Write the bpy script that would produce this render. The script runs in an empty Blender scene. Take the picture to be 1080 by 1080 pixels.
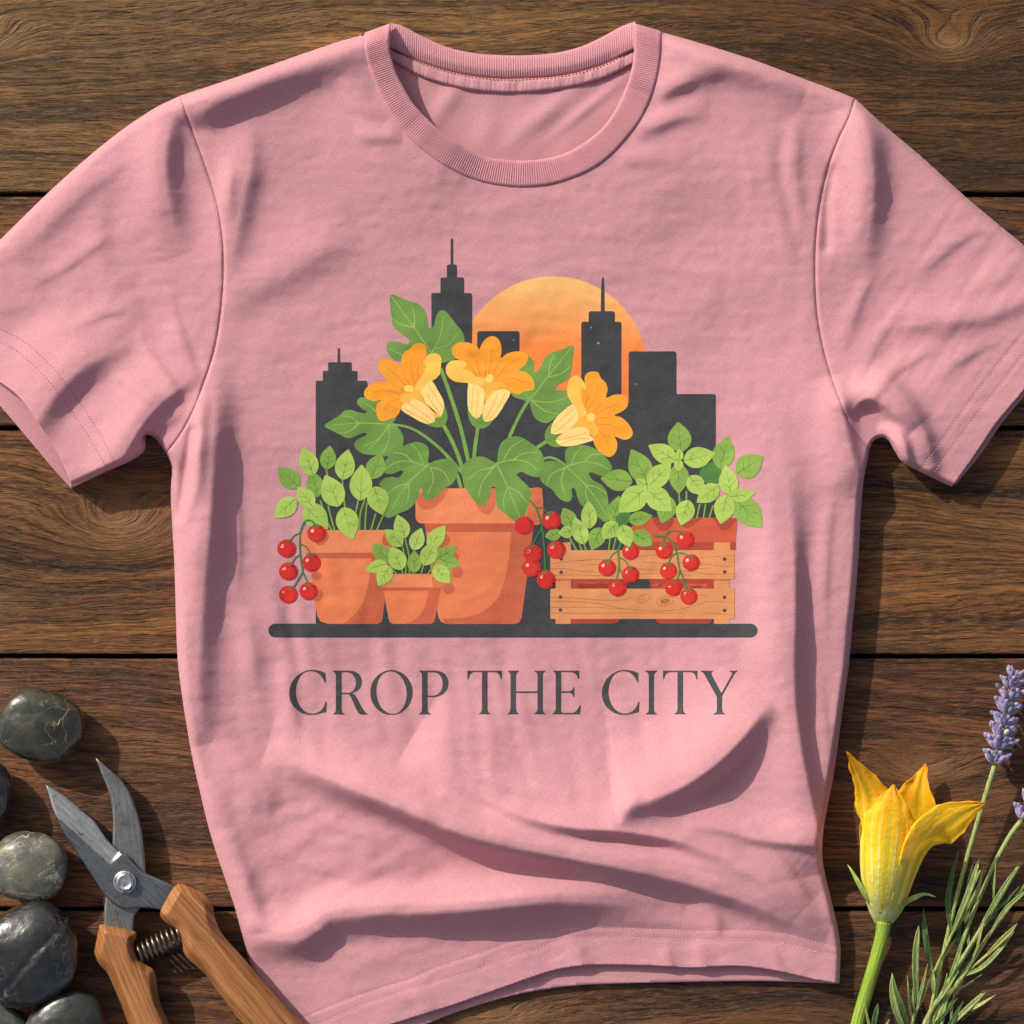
import bpy, bmesh, math, random
import numpy as np
from mathutils import Vector, Matrix, noise as mnoise
from mathutils.geometry import delaunay_2d_cdt

random.seed(7)
rng = np.random.default_rng(11)
scene = bpy.context.scene
COL = scene.collection

# ------------------------------------------------------------------ camera, sky, sun, exposure
S = 0.00075            # metres per drawing unit (the picture is 1080 units wide, 0.81 m)
CAM_H = 2.4            # camera height above the boards
cam_data = bpy.data.cameras.new('camera')
cam = bpy.data.objects.new('camera', cam_data)
COL.objects.link(cam)
cam.location = (0, 0, CAM_H)
cam.rotation_euler = (0, 0, 0)
cam_data.sensor_width = 36
cam_data.lens = 36 * CAM_H / (1080 * S)
cam_data.clip_start = 0.05
cam_data.clip_end = 200
scene.camera = cam

SUN_EL = math.radians(30.5)
SUN_DIR = Vector((0.735, -0.68, 0)).normalized()          # the way the light travels over the boards
world = bpy.data.worlds.new('World')
scene.world = world
world.use_nodes = True
wn = world.node_tree.nodes
sky = wn.new('ShaderNodeTexSky')
sky.sky_type = 'NISHITA'
sky.sun_disc = False
sky.sun_elevation = SUN_EL
sky.sun_rotation = math.atan2(-SUN_DIR.x, -SUN_DIR.y)
sky.dust_density = 4.0
sky.ozone_density = 0.6
haze_wb = wn.new('ShaderNodeHueSaturation')               # camera white balance for open shade
haze_wb.inputs['Saturation'].default_value = 0.62
world.node_tree.links.new(sky.outputs[0], haze_wb.inputs['Color'])
world.node_tree.links.new(haze_wb.outputs[0], wn['Background'].inputs[0])
wn['Background'].inputs[1].default_value = 0.12

sun_data = bpy.data.lights.new('sun', 'SUN')
sun_data.energy = 4.05
sun_data.angle = math.radians(0.55)
sun_data.color = (1.0, 0.92, 0.81)
sun = bpy.data.objects.new('sun', sun_data)
COL.objects.link(sun)
ldir = Vector((SUN_DIR.x * math.cos(SUN_EL), SUN_DIR.y * math.cos(SUN_EL), -math.sin(SUN_EL)))
sun.rotation_euler = ldir.to_track_quat('-Z', 'Y').to_euler()
sun.location = (-1.5, 1.2, 1.5)

scene.view_settings.view_transform = 'Standard'
scene.view_settings.look = 'None'
scene.view_settings.gamma = 1
scene.view_settings.exposure = 0.0
scene.view_settings.use_curve_mapping = False
scene.cycles.max_bounces = 6

# ------------------------------------------------------------------ small helpers
def srgb(r, g, b):
    f = lambda c: (c / 255 / 12.92) if c / 255 <= 0.04045 else ((c / 255 + 0.055) / 1.055) ** 2.4
    return (f(r), f(g), f(b), 1.0)

def W(px, py, zp):
    """drawing position + height (drawing units) -> world metres, as seen from the camera's height"""
    z = zp * S
    k = S * (1 - z / CAM_H)
    return ((px - 540) * k, (540 - py) * k, z)

def WA(p, z):
    k = S * (1 - z * S / CAM_H)
    return np.stack([(p[:, 0] - 540) * k, (540 - p[:, 1]) * k, z * S], 1)

def new_mesh(name, verts, faces, mat, parent=None, smooth=True, colors=None, uv=None):
    me = bpy.data.meshes.new(name)
    me.from_pydata([tuple(map(float, v)) for v in verts], [], [tuple(map(int, f)) for f in faces])
    if smooth:
        me.polygons.foreach_set('use_smooth', [True] * len(me.polygons))
    for m in (mat if isinstance(mat, (list, tuple)) else [mat]):
        me.materials.append(m)
    if colors is not None:
        ca = me.color_attributes.new('Col', 'FLOAT_COLOR', 'POINT')
        ca.data.foreach_set('color', np.asarray(colors, dtype=np.float32).ravel())
    if uv is not None:
        ul = me.uv_layers.new(name='UVMap')
        uv = np.asarray(uv, dtype=np.float32)
        idx = np.empty(len(me.loops), dtype=np.int32)
        me.loops.foreach_get('vertex_index', idx)
        ul.data.foreach_set('uv', uv[idx].ravel())
    me.update()
    ob = bpy.data.objects.new(name, me)
    COL.objects.link(ob)
    if parent is not None:
        ob.parent = parent
        ob.matrix_parent_inverse = parent.matrix_basis.inverted()
    return ob

def empty(name, loc, label, cat, group=None, kind=None):
    o = bpy.data.objects.new(name, None)
    COL.objects.link(o)
    o.location = loc
    o.empty_display_size = 0.02
    tag(o, label, cat, group, kind)
    return o

def tag(o, label, cat=None, group=None, kind=None):
    o['label'] = label
    if cat: o['category'] = cat
    if group: o['group'] = group
    if kind: o['kind'] = kind
    return o

def crom(pts, n=6, closed=False):
    """Catmull-Rom through the points (any number of columns)"""
    p = np.asarray(pts, float)
    m = len(p)
    out = []
    segs = m if closed else m - 1
    for i in range(segs):
        if closed:
            p0, p1, p2, p3 = p[(i - 1) % m], p[i], p[(i + 1) % m], p[(i + 2) % m]
        else:
            p1, p2 = p[i], p[i + 1]
            p0 = p[i - 1] if i > 0 else 2 * p1 - p2
            p3 = p[i + 2] if i + 2 < m else 2 * p2 - p1
        # limit tangents so that uneven spacing does not overshoot
        d = np.linalg.norm((p2 - p1)[:2])
        t1 = (p2 - p0); t2 = (p3 - p1)
        l1 = np.linalg.norm(t1[:2]) + 1e-9; l2 = np.linalg.norm(t2[:2]) + 1e-9
        m1 = t1 * min(0.5, d / l1); m2 = t2 * min(0.5, d / l2)
        for k in range(n):
            t = k / n
            h00 = 2*t**3 - 3*t**2 + 1; h10 = t**3 - 2*t**2 + t
            h01 = -2*t**3 + 3*t**2; h11 = t**3 - t**2
            out.append(h00*p1 + h10*m1 + h01*p2 + h11*m2)
    if not closed:
        out.append(p[-1])
    return np.array(out)

def resample(p, step, closed=True):
    p = np.asarray(p, float)
    out = []
    m = len(p)
    for i in range(m if closed else m - 1):
        a, b = p[i], p[(i + 1) % m]
        d = np.linalg.norm(b - a)
        if d < 1e-6: continue
        k = max(1, int(math.ceil(d / step)))
        for j in range(k):
            out.append(a + (b - a) * j / k)
    if not closed: out.append(p[-1])
    return np.array(out)

def thin(p, mn):
    out = [p[0]]
    for q in p[1:]:
        if np.linalg.norm(q - out[-1]) >= mn: out.append(q)
    if len(out) > 3 and np.linalg.norm(out[-1] - out[0]) < mn: out.pop()
    return np.array(out)

def seg_dist(P, poly, closed=True, chunk=4000):
    """distance from points P (n,2) to a polyline"""
    A = poly if closed else poly[:-1]
    B = np.roll(poly, -1, axis=0) if closed else poly[1:]
    D = B - A
    L2 = (D ** 2).sum(1) + 1e-12
    best = np.full(len(P), 1e9)
    for s in range(0, len(P), chunk):
        q = P[s:s + chunk]
        d = q[:, None, :] - A[None]
        t = np.clip((d * D[None]).sum(2) / L2, 0, 1)
        r = d - t[..., None] * D[None]
        best[s:s + chunk] = np.sqrt((r ** 2).sum(2).min(1))
    return best

def inside(P, loops):
    c = np.zeros(len(P), bool)
    for poly in loops:
        A = poly; B = np.roll(poly, -1, axis=0)
        for (x1, y1), (x2, y2) in zip(A, B):
            if y1 == y2: continue
            m = ((y1 > P[:, 1]) != (y2 > P[:, 1]))
            xi = (x2 - x1) * (P[:, 1] - y1) / (y2 - y1) + x1
            c ^= m & (P[:, 0] < xi)
    return c

def fill(loops, step, edge_step=None):
    """triangulated sheet of a polygon (with holes), inner points on the common lattice of the given step"""
    es = edge_step or step
    loops = [resample(thin(np.asarray(l, float), es * 0.2), es) for l in loops]
    allp = np.concatenate(loops)
    mn = np.floor(allp.min(0) / step) * step; mx = allp.max(0)
    gx, gy = np.meshgrid(np.arange(mn[0], mx[0] + step, step), np.arange(mn[1], mx[1] + step, step))
    P = np.stack([gx.ravel(), gy.ravel()], 1)
    P = P[inside(P, loops)]
    if len(P):
        keep = np.ones(len(P), bool)
        for l in loops:
            keep &= seg_dist(P, l) > 0.45 * step
        P = P[keep]
    pts, edges, base = [], [], 0
    for l in loops:
        n = len(l)
        pts += [Vector((float(a), float(b))) for a, b in l]
        edges += [(base + i, base + (i + 1) % n) for i in range(n)]
        base += n
    pts += [Vector((float(a), float(b))) for a, b in P]
    r = delaunay_2d_cdt(pts, edges, [], 1 if len(loops) == 1 else 4, 1e-5)
    V = np.array([(v.x, v.y) for v in r[0]])
    F = np.array([f for f in r[2] if len(f) == 3], dtype=int)
    if len(loops) > 1:                                   # open counters (O, P, R)
        F = F[inside(V[F].mean(1), loops)]
    # faces turned to look up (the drawing's y runs down)
    a, b, c = V[F[:, 0]], V[F[:, 1]], V[F[:, 2]]
    cr = (b[:, 0]-a[:, 0])*(c[:, 1]-a[:, 1]) - (b[:, 1]-a[:, 1])*(c[:, 0]-a[:, 0])
    F[cr > 0] = F[cr > 0][:, ::-1]
    return V, F, loops

def boundary_edges(F):
    d = {}
    for f in F:
        for i in range(3):
            a, b = int(f[i]), int(f[(i + 1) % 3])
            if (b, a) in d: d.pop((b, a))
            else: d[(a, b)] = 1
    return list(d)

def tube(pts, radii, sides=8, caps=True, flat=1.0):
    """verts, faces of a tube along world points"""
    pts = [Vector(p) for p in pts]
    n = len(pts)
    V, F = [], []
    up = Vector((0, 0, 1))
    for i, p in enumerate(pts):
        t = (pts[min(i + 1, n - 1)] - pts[max(i - 1, 0)]).normalized()
        a = t.cross(up)
        if a.length < 1e-4: a = Vector((1, 0, 0))
        a.normalize(); b = a.cross(t).normalized()
        r = radii[i] if hasattr(radii, '__len__') else radii
        for k in range(sides):
            th = 2 * math.pi * k / sides
            V.append(p + a * (r * math.cos(th)) + b * (r * flat * math.sin(th)))
    for i in range(n - 1):
        for k in range(sides):
            k2 = (k + 1) % sides
            F.append((i*sides + k, i*sides + k2, (i+1)*sides + k2, (i+1)*sides + k))
    if caps:
        V.append(pts[0]); V.append(pts[-1])
        c0, c1 = len(V) - 2, len(V) - 1
        for k in range(sides):
            k2 = (k + 1) % sides
            F.append((c0, k2, k)); F.append((c1, (n-1)*sides + k, (n-1)*sides + k2))
    return V, F

class Mesh:
    def __init__(self): self.v = []; self.f = []; self.c = []
    def add(self, V, F, col=None):
        b = len(self.v)
        self.v += [tuple(v) for v in V]
        self.f += [tuple(i + b for i in f) for f in F]
        if col is not None:
            self.c += [col] * len(V) if len(col) == 4 and not hasattr(col[0], '__len__') else list(col)
    def build(self, name, mat, parent=None, smooth=True):
        return new_mesh(name, self.v, self.f, mat, parent, smooth, self.c if self.c else None)

# ------------------------------------------------------------------ material helpers
class NT:
    def __init__(self, name):
        self.m = bpy.data.materials.new(name); self.m.use_nodes = True
        self.t = self.m.node_tree; self.n = self.t.nodes
        self.b = self.n['Principled BSDF']
    def node(self, typ, **kw):
        x = self.n.new(typ)
        for k, v in kw.items(): setattr(x, k, v)
        return x
    def link(self, a, b): self.t.links.new(a, b)
    def put(self, sock, v):
        if hasattr(v, 'is_output'): self.link(v, sock)
        else: sock.default_value = v
    def math(self, op, a, b=None, c=None):
        x = self.node('ShaderNodeMath', operation=op)
        for i, v in enumerate((a, b, c)):
            if v is not None: self.put(x.inputs[i], v)
        return x.outputs[0]
    def coord(self, which='Object'):
        return self.node('ShaderNodeTexCoord').outputs[which]
    def sep(self, v):
        x = self.node('ShaderNodeSeparateXYZ'); self.link(v, x.inputs[0]); return x.outputs
    def comb(self, x, y, z=0.0):
        c = self.node('ShaderNodeCombineXYZ')
        for i, v in enumerate((x, y, z)): self.put(c.inputs[i], v)
        return c.outputs[0]
    def noise(self, vec, scale, detail=3, rough=0.5, dist=0.0):
        x = self.node('ShaderNodeTexNoise'); self.link(vec, x.inputs['Vector'])
        x.inputs['Scale'].default_value = scale; x.inputs['Detail'].default_value = detail
        x.inputs['Roughness'].default_value = rough; x.inputs['Distortion'].default_value = dist
        return x.outputs[0]
    def ramp(self, fac, stops, interp='LINEAR'):
        x = self.node('ShaderNodeValToRGB'); self.link(fac, x.inputs[0])
        cr = x.color_ramp; cr.interpolation = interp
        while len(cr.elements) < len(stops): cr.elements.new(0.5)
        for e, (p, c) in zip(cr.elements, stops):
            e.position = p; e.color = c if hasattr(c, '__len__') else (c, c, c, 1)
        return x.outputs[0]
    def mix(self, fac, a, b, blend='MIX'):
        x = self.node('ShaderNodeMix', data_type='RGBA', blend_type=blend)
        self.put(x.inputs[0], fac); self.put(x.inputs[6], a); self.put(x.inputs[7], b)
        return x.outputs[2]
    def bump(self, h, strength=0.3, dist=0.001, prev=None):
        x = self.node('ShaderNodeBump'); self.link(h, x.inputs['Height'])
        x.inputs['Strength'].default_value = strength; x.inputs['Distance'].default_value = dist
        if prev is not None: self.link(prev, x.inputs['Normal'])
        return x.outputs[0]
    def out(self, color=None, rough=None, normal=None, **kw):
        if color is not None: self.put(self.b.inputs['Base Color'], color)
        if rough is not None: self.put(self.b.inputs['Roughness'], rough)
        if normal is not None: self.link(normal, self.b.inputs['Normal'])
        for k, v in kw.items(): self.put(self.b.inputs[k.replace('_', ' ')], v)
        return self.m
# ------------------------------------------------------------------ the wooden boards
def plank_material(name, seed, knots, tint, freq=1.0, aged=None):
    """knots: (x, y, rx, ry, push) in drawing units; push lifts the ring field so that grain bends round the knot"""
    t = NT(name)
    o = t.sep(t.coord('Object'))
    x, y = o[0], o[1]
    sd = seed * 3.71
    w1 = t.noise(t.comb(t.math('MULTIPLY', x, 2.2), t.math('MULTIPLY', y, 6.0), sd), 1.0, 2, 0.5)
    w2 = t.noise(t.comb(t.math('MULTIPLY', x, 9.0), t.math('MULTIPLY', y, 22.0), sd + 9), 1.0, 2, 0.5)
    v = t.math('ADD', y, t.math('MULTIPLY', t.math('SUBTRACT', w1, 0.5), 0.075))
    v = t.math('ADD', v, t.math('MULTIPLY', t.math('SUBTRACT', w2, 0.5), 0.012))
    core = None
    for (kx, ky, rx, ry, push) in knots:
        cx, cy = (kx - 540) * S, (540 - ky) * S
        dx = t.math('DIVIDE', t.math('SUBTRACT', x, cx), rx * S)
        dy = t.math('DIVIDE', t.math('SUBTRACT', y, cy), ry * S)
        q = t.math('ADD', t.math('MULTIPLY', dx, dx), t.math('MULTIPLY', dy, dy))
        g = t.math('DIVIDE', 1.0, t.math('ADD', 1.0, q))
        v = t.math('ADD', v, t.math('MULTIPLY', g, push * 0.6 * S))
        c = t.math('POWER', g, 4.0)
        core = c if core is None else t.math('MAXIMUM', core, c)
    vf = t.math('MULTIPLY', v, freq)
    bands = t.noise(t.comb(t.math('MULTIPLY', x, 1.5), t.math('MULTIPLY', vf, 75.0), sd + 2), 1.0, 3, 0.55)
    lines = t.noise(t.comb(t.math('MULTIPLY', x, 4.0), t.math('MULTIPLY', vf, 260.0), sd + 4), 1.0, 3, 0.6)
    fibre = t.noise(t.comb(t.math('MULTIPLY', x, 60.0), t.math('MULTIPLY', y, 1500.0), sd + 6), 1.0, 3, 0.6)
    blot = t.noise(t.comb(t.math('MULTIPLY', x, 5.0), t.math('MULTIPLY', y, 9.0), sd + 8), 1.0, 4, 0.6)
    crack = t.noise(t.comb(t.math('MULTIPLY', x, 22.0), t.math('MULTIPLY', t.math('ADD', v, t.math('MULTIPLY', w2, 0.004)), 620.0), sd + 12), 1.0, 2, 0.5)
    dash = t.noise(t.comb(t.math('MULTIPLY', x, 42.0), t.math('MULTIPLY', t.math('ADD', v, t.math('MULTIPLY', w2, 0.006)), 520.0), sd + 15), 1.0, 3, 0.65)
    fleck = t.noise(t.comb(t.math('MULTIPLY', x, 90.0), t.math('MULTIPLY', y, 420.0), sd + 18), 1.0, 3, 0.6)
    lo, mid, hi = tint
    col = t.ramp(bands, [(0.30, lo), (0.43, mid), (0.60, hi), (0.76, mid)])
    broad = t.noise(t.comb(t.math('MULTIPLY', x, 1.1), t.math('MULTIPLY', vf, 34.0), sd + 21), 1.0, 2, 0.5)
    col = t.mix(t.ramp(broad, [(0.36, 0.6), (0.52, 0.0)]), col, tuple(c * 0.8 for c in lo[:3]) + (1,))
    col = t.mix(t.ramp(lines, [(0.33, 0.75), (0.47, 0.0)]), col, lo)
    col = t.mix(t.math('MULTIPLY', t.ramp(fibre, [(0.35, 1.0), (0.6, 0.0)]), 0.35), col, tuple(c * 0.45 for c in lo[:3]) + (1,))
    col = t.mix(t.math('MULTIPLY', t.ramp(blot, [(0.35, 0.0), (0.7, 1.0)]), 0.28), col, (0.06, 0.046, 0.029, 1))
    col = t.mix(t.math('MULTIPLY', t.ramp(dash, [(0.36, 1.0), (0.50, 0.0)]), 0.5), col, tuple(c * 0.42 for c in lo[:3]) + (1,))
    col = t.mix(t.math('MULTIPLY', t.ramp(fleck, [(0.50, 0.0), (0.66, 1.0)]), 0.28), col, tuple(min(1, c * 1.5) for c in hi[:3]) + (1,))
    warm = t.noise(t.comb(t.math('MULTIPLY', x, 3.2), t.math('MULTIPLY', y, 11.0), sd + 30), 1.0, 2, 0.5)
    col = t.mix(t.ramp(warm, [(0.38, 0.0), (0.62, 0.85)]), col, (1.22, 1.16, 1.06, 1), 'MULTIPLY')
    col = t.mix(t.ramp(warm, [(0.34, 0.6), (0.5, 0.0)]), col, (0.70, 0.68, 0.66, 1), 'MULTIPLY')
    if aged:                                              # one end of this board has weathered darker
        fx = t.math('ADD', x, t.math('MULTIPLY', t.math('SUBTRACT', blot, 0.5), 0.35))
        col = t.mix(t.ramp(t.math('ADD', t.math('MULTIPLY', fx, 1.0), 0.5), [(aged[0], 0.0), (aged[1], 1.0)]), col, (0.50, 0.43, 0.36, 1), 'MULTIPLY')
    ck = t.ramp(crack, [(0.26, 1.0), (0.325, 0.0)])
    col = t.mix(t.math('MULTIPLY', ck, 0.85), col, (0.012, 0.009, 0.007, 1))
    if core is not None:
        col = t.mix(t.math('MULTIPLY', core, 0.75), col, (0.27, 0.135, 0.055, 1))
    h = t.math('ADD', t.math('MULTIPLY', bands, 0.9), t.math('MULTIPLY', lines, 0.5))
    h = t.math('ADD', h, t.math('MULTIPLY', fibre, 0.28))
    h = t.math('ADD', h, t.math('MULTIPLY', t.ramp(dash, [(0.34, 0.0), (0.52, 1.0)]), 0.55))
    h = t.math('ADD', h, t.math('MULTIPLY', fleck, 0.35))
    h = t.math('SUBTRACT', h, t.math('MULTIPLY', ck, 0.7))
    n = t.bump(h, 0.9, 0.0018)
    ro = t.math('ADD', 0.34, t.math('MULTIPLY', fibre, 0.3))
    return t.out(col, ro, n, Specular_IOR_Level=0.28)

def board(y0, y1, mat, top=0.0, lean=0.0):
    """one sawn board with eased edges; y0, y1 in drawing units"""
    x0, x1 = -900, 1980
    b = 2.6
    prof = [(y0, -34), (y0, -b), (y0 + b * .3, -b * .3), (y0 + b, 0), (y1 - b, 0), (y1 - b * .3, -b * .3), (y1, -b), (y1, -34)]
    xs = list(np.linspace(x0, x1, 60))
    V, F = [], []
    for i, xx in enumerate(xs):
        wob = [0.9 * mnoise.noise((xx * .012, y0 * .31, 0)), 0.9 * mnoise.noise((xx * .012, y1 * .31, 5))]
        for k, (yy, z) in enumerate(prof):
            wv = wob[0] if k < 4 else wob[1]
            V.append(((xx - 540) * S, (540 - (yy + wv)) * S, (z + top + (lean if k >= 4 else 0)) * S))
    m = len(prof)
    for i in range(len(xs) - 1):
        for k in range(m - 1):
            a = i * m + k
            F.append((a, a + 1, a + m + 1, a + m))
    F.append(tuple(range(m)))
    F.append(tuple((len(xs) - 1) * m + k for k in range(m))[::-1])
    return V, F

deck = empty('wooden_tabletop', (0, 0, -0.03), 'weathered dark brown wooden boards laid side by side under everything', 'tabletop', kind='structure')
T_GREY = (srgb(60, 45, 28), srgb(121, 88, 51), srgb(148, 108, 63))
T_WARM = (srgb(46, 31, 19), srgb(104, 68, 37), srgb(136, 91, 50))
T_RED = (srgb(46, 31, 23), srgb(103, 65, 41), srgb(132, 86, 55))
BOARDS = [
    (-260, -6, T_WARM, []),
    (-2, 203, T_GREY, [(-35, 45, 70, 34, 80), (1000, 48, 44, 27, 110), (300, 150, 200, 30, 30)]),
    (207.5, 449.5, T_WARM, [(-60, 330, 90, 30, 50), (1150, 330, 90, 30, 40)]),
    (453.5, 690.5, T_WARM, [(128, 556, 74, 42, 75), (-40, 640, 80, 30, 30), (1120, 560, 100, 30, 35)]),
    (694.5, 957.5, T_RED, [(975, 815, 60, 26, 45), (-60, 740, 80, 30, 30)]),
    (961.5, 1200, T_RED, [(520, 1075, 110, 24, 40), (1020, 1040, 60, 22, 35)]),
    (1204, 1420, T_WARM, []),
]
for i, (y0, y1, tint, kn) in enumerate(BOARDS):
    m = plank_material('weathered_board_%d' % i, i + 1, kn, tint, 1.0, (0.35, 0.75) if i == 1 else None)
    V, F = board(y0 + 0.3, y1 - 0.7, m, top=-0.35 + 0.35 * ((i * 7) % 3) / 2)
    new_mesh('board', V, F, m, deck, smooth=False)
t = NT('dark_beam')
beam_mat = t.out(t.ramp(t.noise(t.coord(), 30), [(0.3, (0.006, 0.005, 0.004, 1)), (0.8, (0.02, 0.015, 0.01, 1))]), 0.9)
for bx in (-500, 40, 640, 1240):
    V = [((x - 540) * S, (540 - y) * S, z * S) for x in (bx - 420, bx + 170) for y in (-300, 1460) for z in (-80, -34.6)]
    new_mesh('support_beam', V, [(0, 2, 3, 1), (4, 5, 7, 6), (0, 1, 5, 4), (2, 6, 7, 3), (1, 3, 7, 5), (0, 4, 6, 2)], beam_mat, deck, smooth=False)
# ------------------------------------------------------------------ the shirt: outlines (drawing units)
SEAM_L = [(190, 101), (200, 130), (213, 165), (226, 205), (234, 245), (236, 285), (233, 330), (226, 370), (213, 410), (198, 445), (185, 466), (175, 478)]
SEAM_R = [(902, 104), (895, 125), (885, 146), (874, 176), (866, 210), (861, 250), (860, 290), (862, 330), (868, 365), (876, 395), (885, 420), (897, 448), (908, 463), (917, 474)]
SHOULDER_L = [(383, 37), (360, 43), (330, 53), (290, 67), (250, 81), (220, 91), (190, 101)]
SHOULDER_R = [(698, 34), (720, 40), (760, 52), (800, 65), (850, 84), (880, 95), (902, 104)]
SIDE_L = [(175, 478), (181, 492), (180, 520), (182, 560), (184, 600), (185.5, 650), (187, 690), (190, 720), (196, 760), (203, 800), (212, 840), (222, 880), (235, 920), (247, 955), (255, 985), (262, 1010), (271, 1040), (284, 1080), (292, 1118)]
SIDE_R = [(917, 474), (914, 490), (911, 506), (908, 540), (906, 580), (903, 620), (899, 660), (895.5, 700), (890, 740), (884.5, 780), (879, 820), (873, 850), (868, 880), (867.5, 905), (871, 925), (877, 950), (883, 975), (886.5, 1000), (885.5, 1037)]
HEM = [(292, 1118), (340, 1104), (380, 1091), (420, 1078), (480, 1059), (540, 1038), (585, 1023), (625, 1017.5), (680, 1018), (730, 1020.5), (770, 1018.5), (800, 1020.5), (830, 1026), (860, 1033), (885.5, 1037)]
HEM_BACK = [(292, 1125), (420, 1090), (450, 1080), (480, 1068), (540, 1050), (600, 1040), (660, 1037), (730, 1035.5), (800, 1034.5), (850, 1036), (884, 1037.5)]
SLEEVE_L_TOP = [(190, 101), (165, 113), (130, 136), (90, 168), (50, 204), (0, 253), (-40, 292)]
SLEEVE_L_HEM = [(-40, 372), (-20, 388), (0, 403), (15, 414), (28, 428), (45, 453), (62, 480), (77, 514)]
SLEEVE_L_BACKHEM = [(-40, 396), (-15, 414), (0, 428), (30, 463), (55, 493), (76, 516)]
SLEEVE_L_UNDER = [(77, 514), (100, 503), (120, 494), (140, 485), (151, 477), (154, 469), (152, 461), (156, 458.5), (163, 462), (169, 469), (175, 478)]
SLEEVE_R_TOP = [(902, 104), (930, 130), (975, 168), (1020, 209), (1080, 259), (1130, 303)]
SLEEVE_R_HEM = [(1130, 346), (1105, 378), (1080, 411), (1050, 447), (1030, 477), (1004, 513.5)]
SLEEVE_R_BACKHEM = [(1135, 352), (1080, 418), (1056, 447), (1035, 478), (1008, 511)]
SLEEVE_R_UNDER = [(1004, 513.5), (990, 507), (965, 495), (952, 488), (945, 478), (938, 466), (931, 461.5), (924, 463), (920, 467), (917, 474)]
RIB_OUT = [(383, 35), (384, 47), (386, 60), (392, 80), (400, 100), (412, 121), (428, 142), (446, 158), (465, 172), (490, 185), (515, 193), (545, 197), (575, 195.5), (600, 189), (625, 178), (645, 163), (660, 147), (675, 127), (686, 105), (693, 82), (697, 58), (698, 33)]
RIB_IN = [(413, 24), (410.5, 40), (411, 52), (413, 62), (418, 77), (426, 93), (435, 108), (447, 122), (460, 134), (475, 146), (495, 158), (515, 165.5), (540, 169), (570, 168), (595, 162), (615, 151), (635, 135), (648, 117), (658, 97), (665, 77), (668.5, 55), (668, 24)]
BRIB_TOP = [(411, 24), (425, 27.5), (445, 38), (470, 49), (500, 56), (540, 58.5), (580, 56.5), (610, 50), (635, 39), (655, 28), (670, 22.5)]
BRIB_BOT = [(411, 50), (430, 59), (450, 67), (480, 76), (510, 81), (540, 82.5), (580, 80.5), (610, 75.5), (640, 66), (671, 51)]
TAPE_BOT = [(411, 63), (440, 79), (465, 88), (500, 95.5), (540, 98), (580, 95), (610, 90), (640, 81), (671, 66)]

sm = lambda p, n=5: crom(p, n)
seam_l, seam_r = sm(SEAM_L), sm(SEAM_R)
sh_l, sh_r = sm(SHOULDER_L), sm(SHOULDER_R)
side_l, side_r = sm(SIDE_L), sm(SIDE_R)
hem, hem_b = sm(HEM), sm(HEM_BACK)
sl_top, sl_hem, sl_under = sm(SLEEVE_L_TOP), sm(SLEEVE_L_HEM), sm(SLEEVE_L_UNDER)
sr_top, sr_hem, sr_under = sm(SLEEVE_R_TOP), sm(SLEEVE_R_HEM), sm(SLEEVE_R_UNDER)
rib_out, rib_in = sm(RIB_OUT), sm(RIB_IN)
neck_cut = rib_out.copy()
neck_cut[:, 1] -= 4                                      # the panel's neckline runs under the rib
neck_cut[0] = rib_out[0]; neck_cut[-1] = rib_out[-1]

# ------------------------------------------------------------------ height of the cloth over the boards
GX0, GY0, GN = -110, -30, 1290
gyy, gxx = np.mgrid[0:GN, 0:GN].astype(float)
gxx += GX0; gyy += GY0
Lx, Ly = 0.735, 0.68

def grid_dist(poly, pad):
    """distance field near an open polyline: distance, parameter index (float) and signed side, inside a padded box"""
    p = np.asarray(poly, float)
    x0 = max(int(p[:, 0].min() - pad - GX0), 0); x1 = min(int(p[:, 0].max() + pad - GX0) + 1, GN)
    y0 = max(int(p[:, 1].min() - pad - GY0), 0); y1 = min(int(p[:, 1].max() + pad - GY0) + 1, GN)
    X = gxx[y0:y1, x0:x1]; Y = gyy[y0:y1, x0:x1]
    best = np.full(X.shape, 1e9); par = np.zeros(X.shape); side = np.zeros(X.shape)
    for i in range(len(p) - 1):
        ax, ay = p[i, :2]; dx, dy = p[i + 1, :2] - p[i, :2]
        l2 = dx * dx + dy * dy + 1e-9
        t = np.clip(((X - ax) * dx + (Y - ay) * dy) / l2, 0, 1)
        rx = X - ax - t * dx; ry = Y - ay - t * dy
        d = np.sqrt(rx * rx + ry * ry)
        m = d < best
        best[m] = d[m]; par[m] = i + t[m]; side[m] = (dx * ry - dy * rx)[m]
    return (slice(y0, y1), slice(x0, x1)), best, par, side

def blob_noise(sx, sy, ang=0.0):
    w = rng.standard_normal((GN, GN))
    f = np.fft.fftfreq(GN)
    fx, fy = np.meshgrid(f, f)
    c, s = math.cos(ang), math.sin(ang)
    u = fx * c + fy * s; v = -fx * s + fy * c
    k = np.exp(-0.5 * (2 * math.pi) ** 2 * ((u * sx) ** 2 + (v * sy) ** 2))
    r = np.real(np.fft.ifft2(np.fft.fft2(w) * k))
    return r / r.std()

def bump2(cx, cy, rx, ry):
    return np.exp(-((gxx - cx) / rx) ** 2 - ((gyy - cy) / ry) ** 2)

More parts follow.
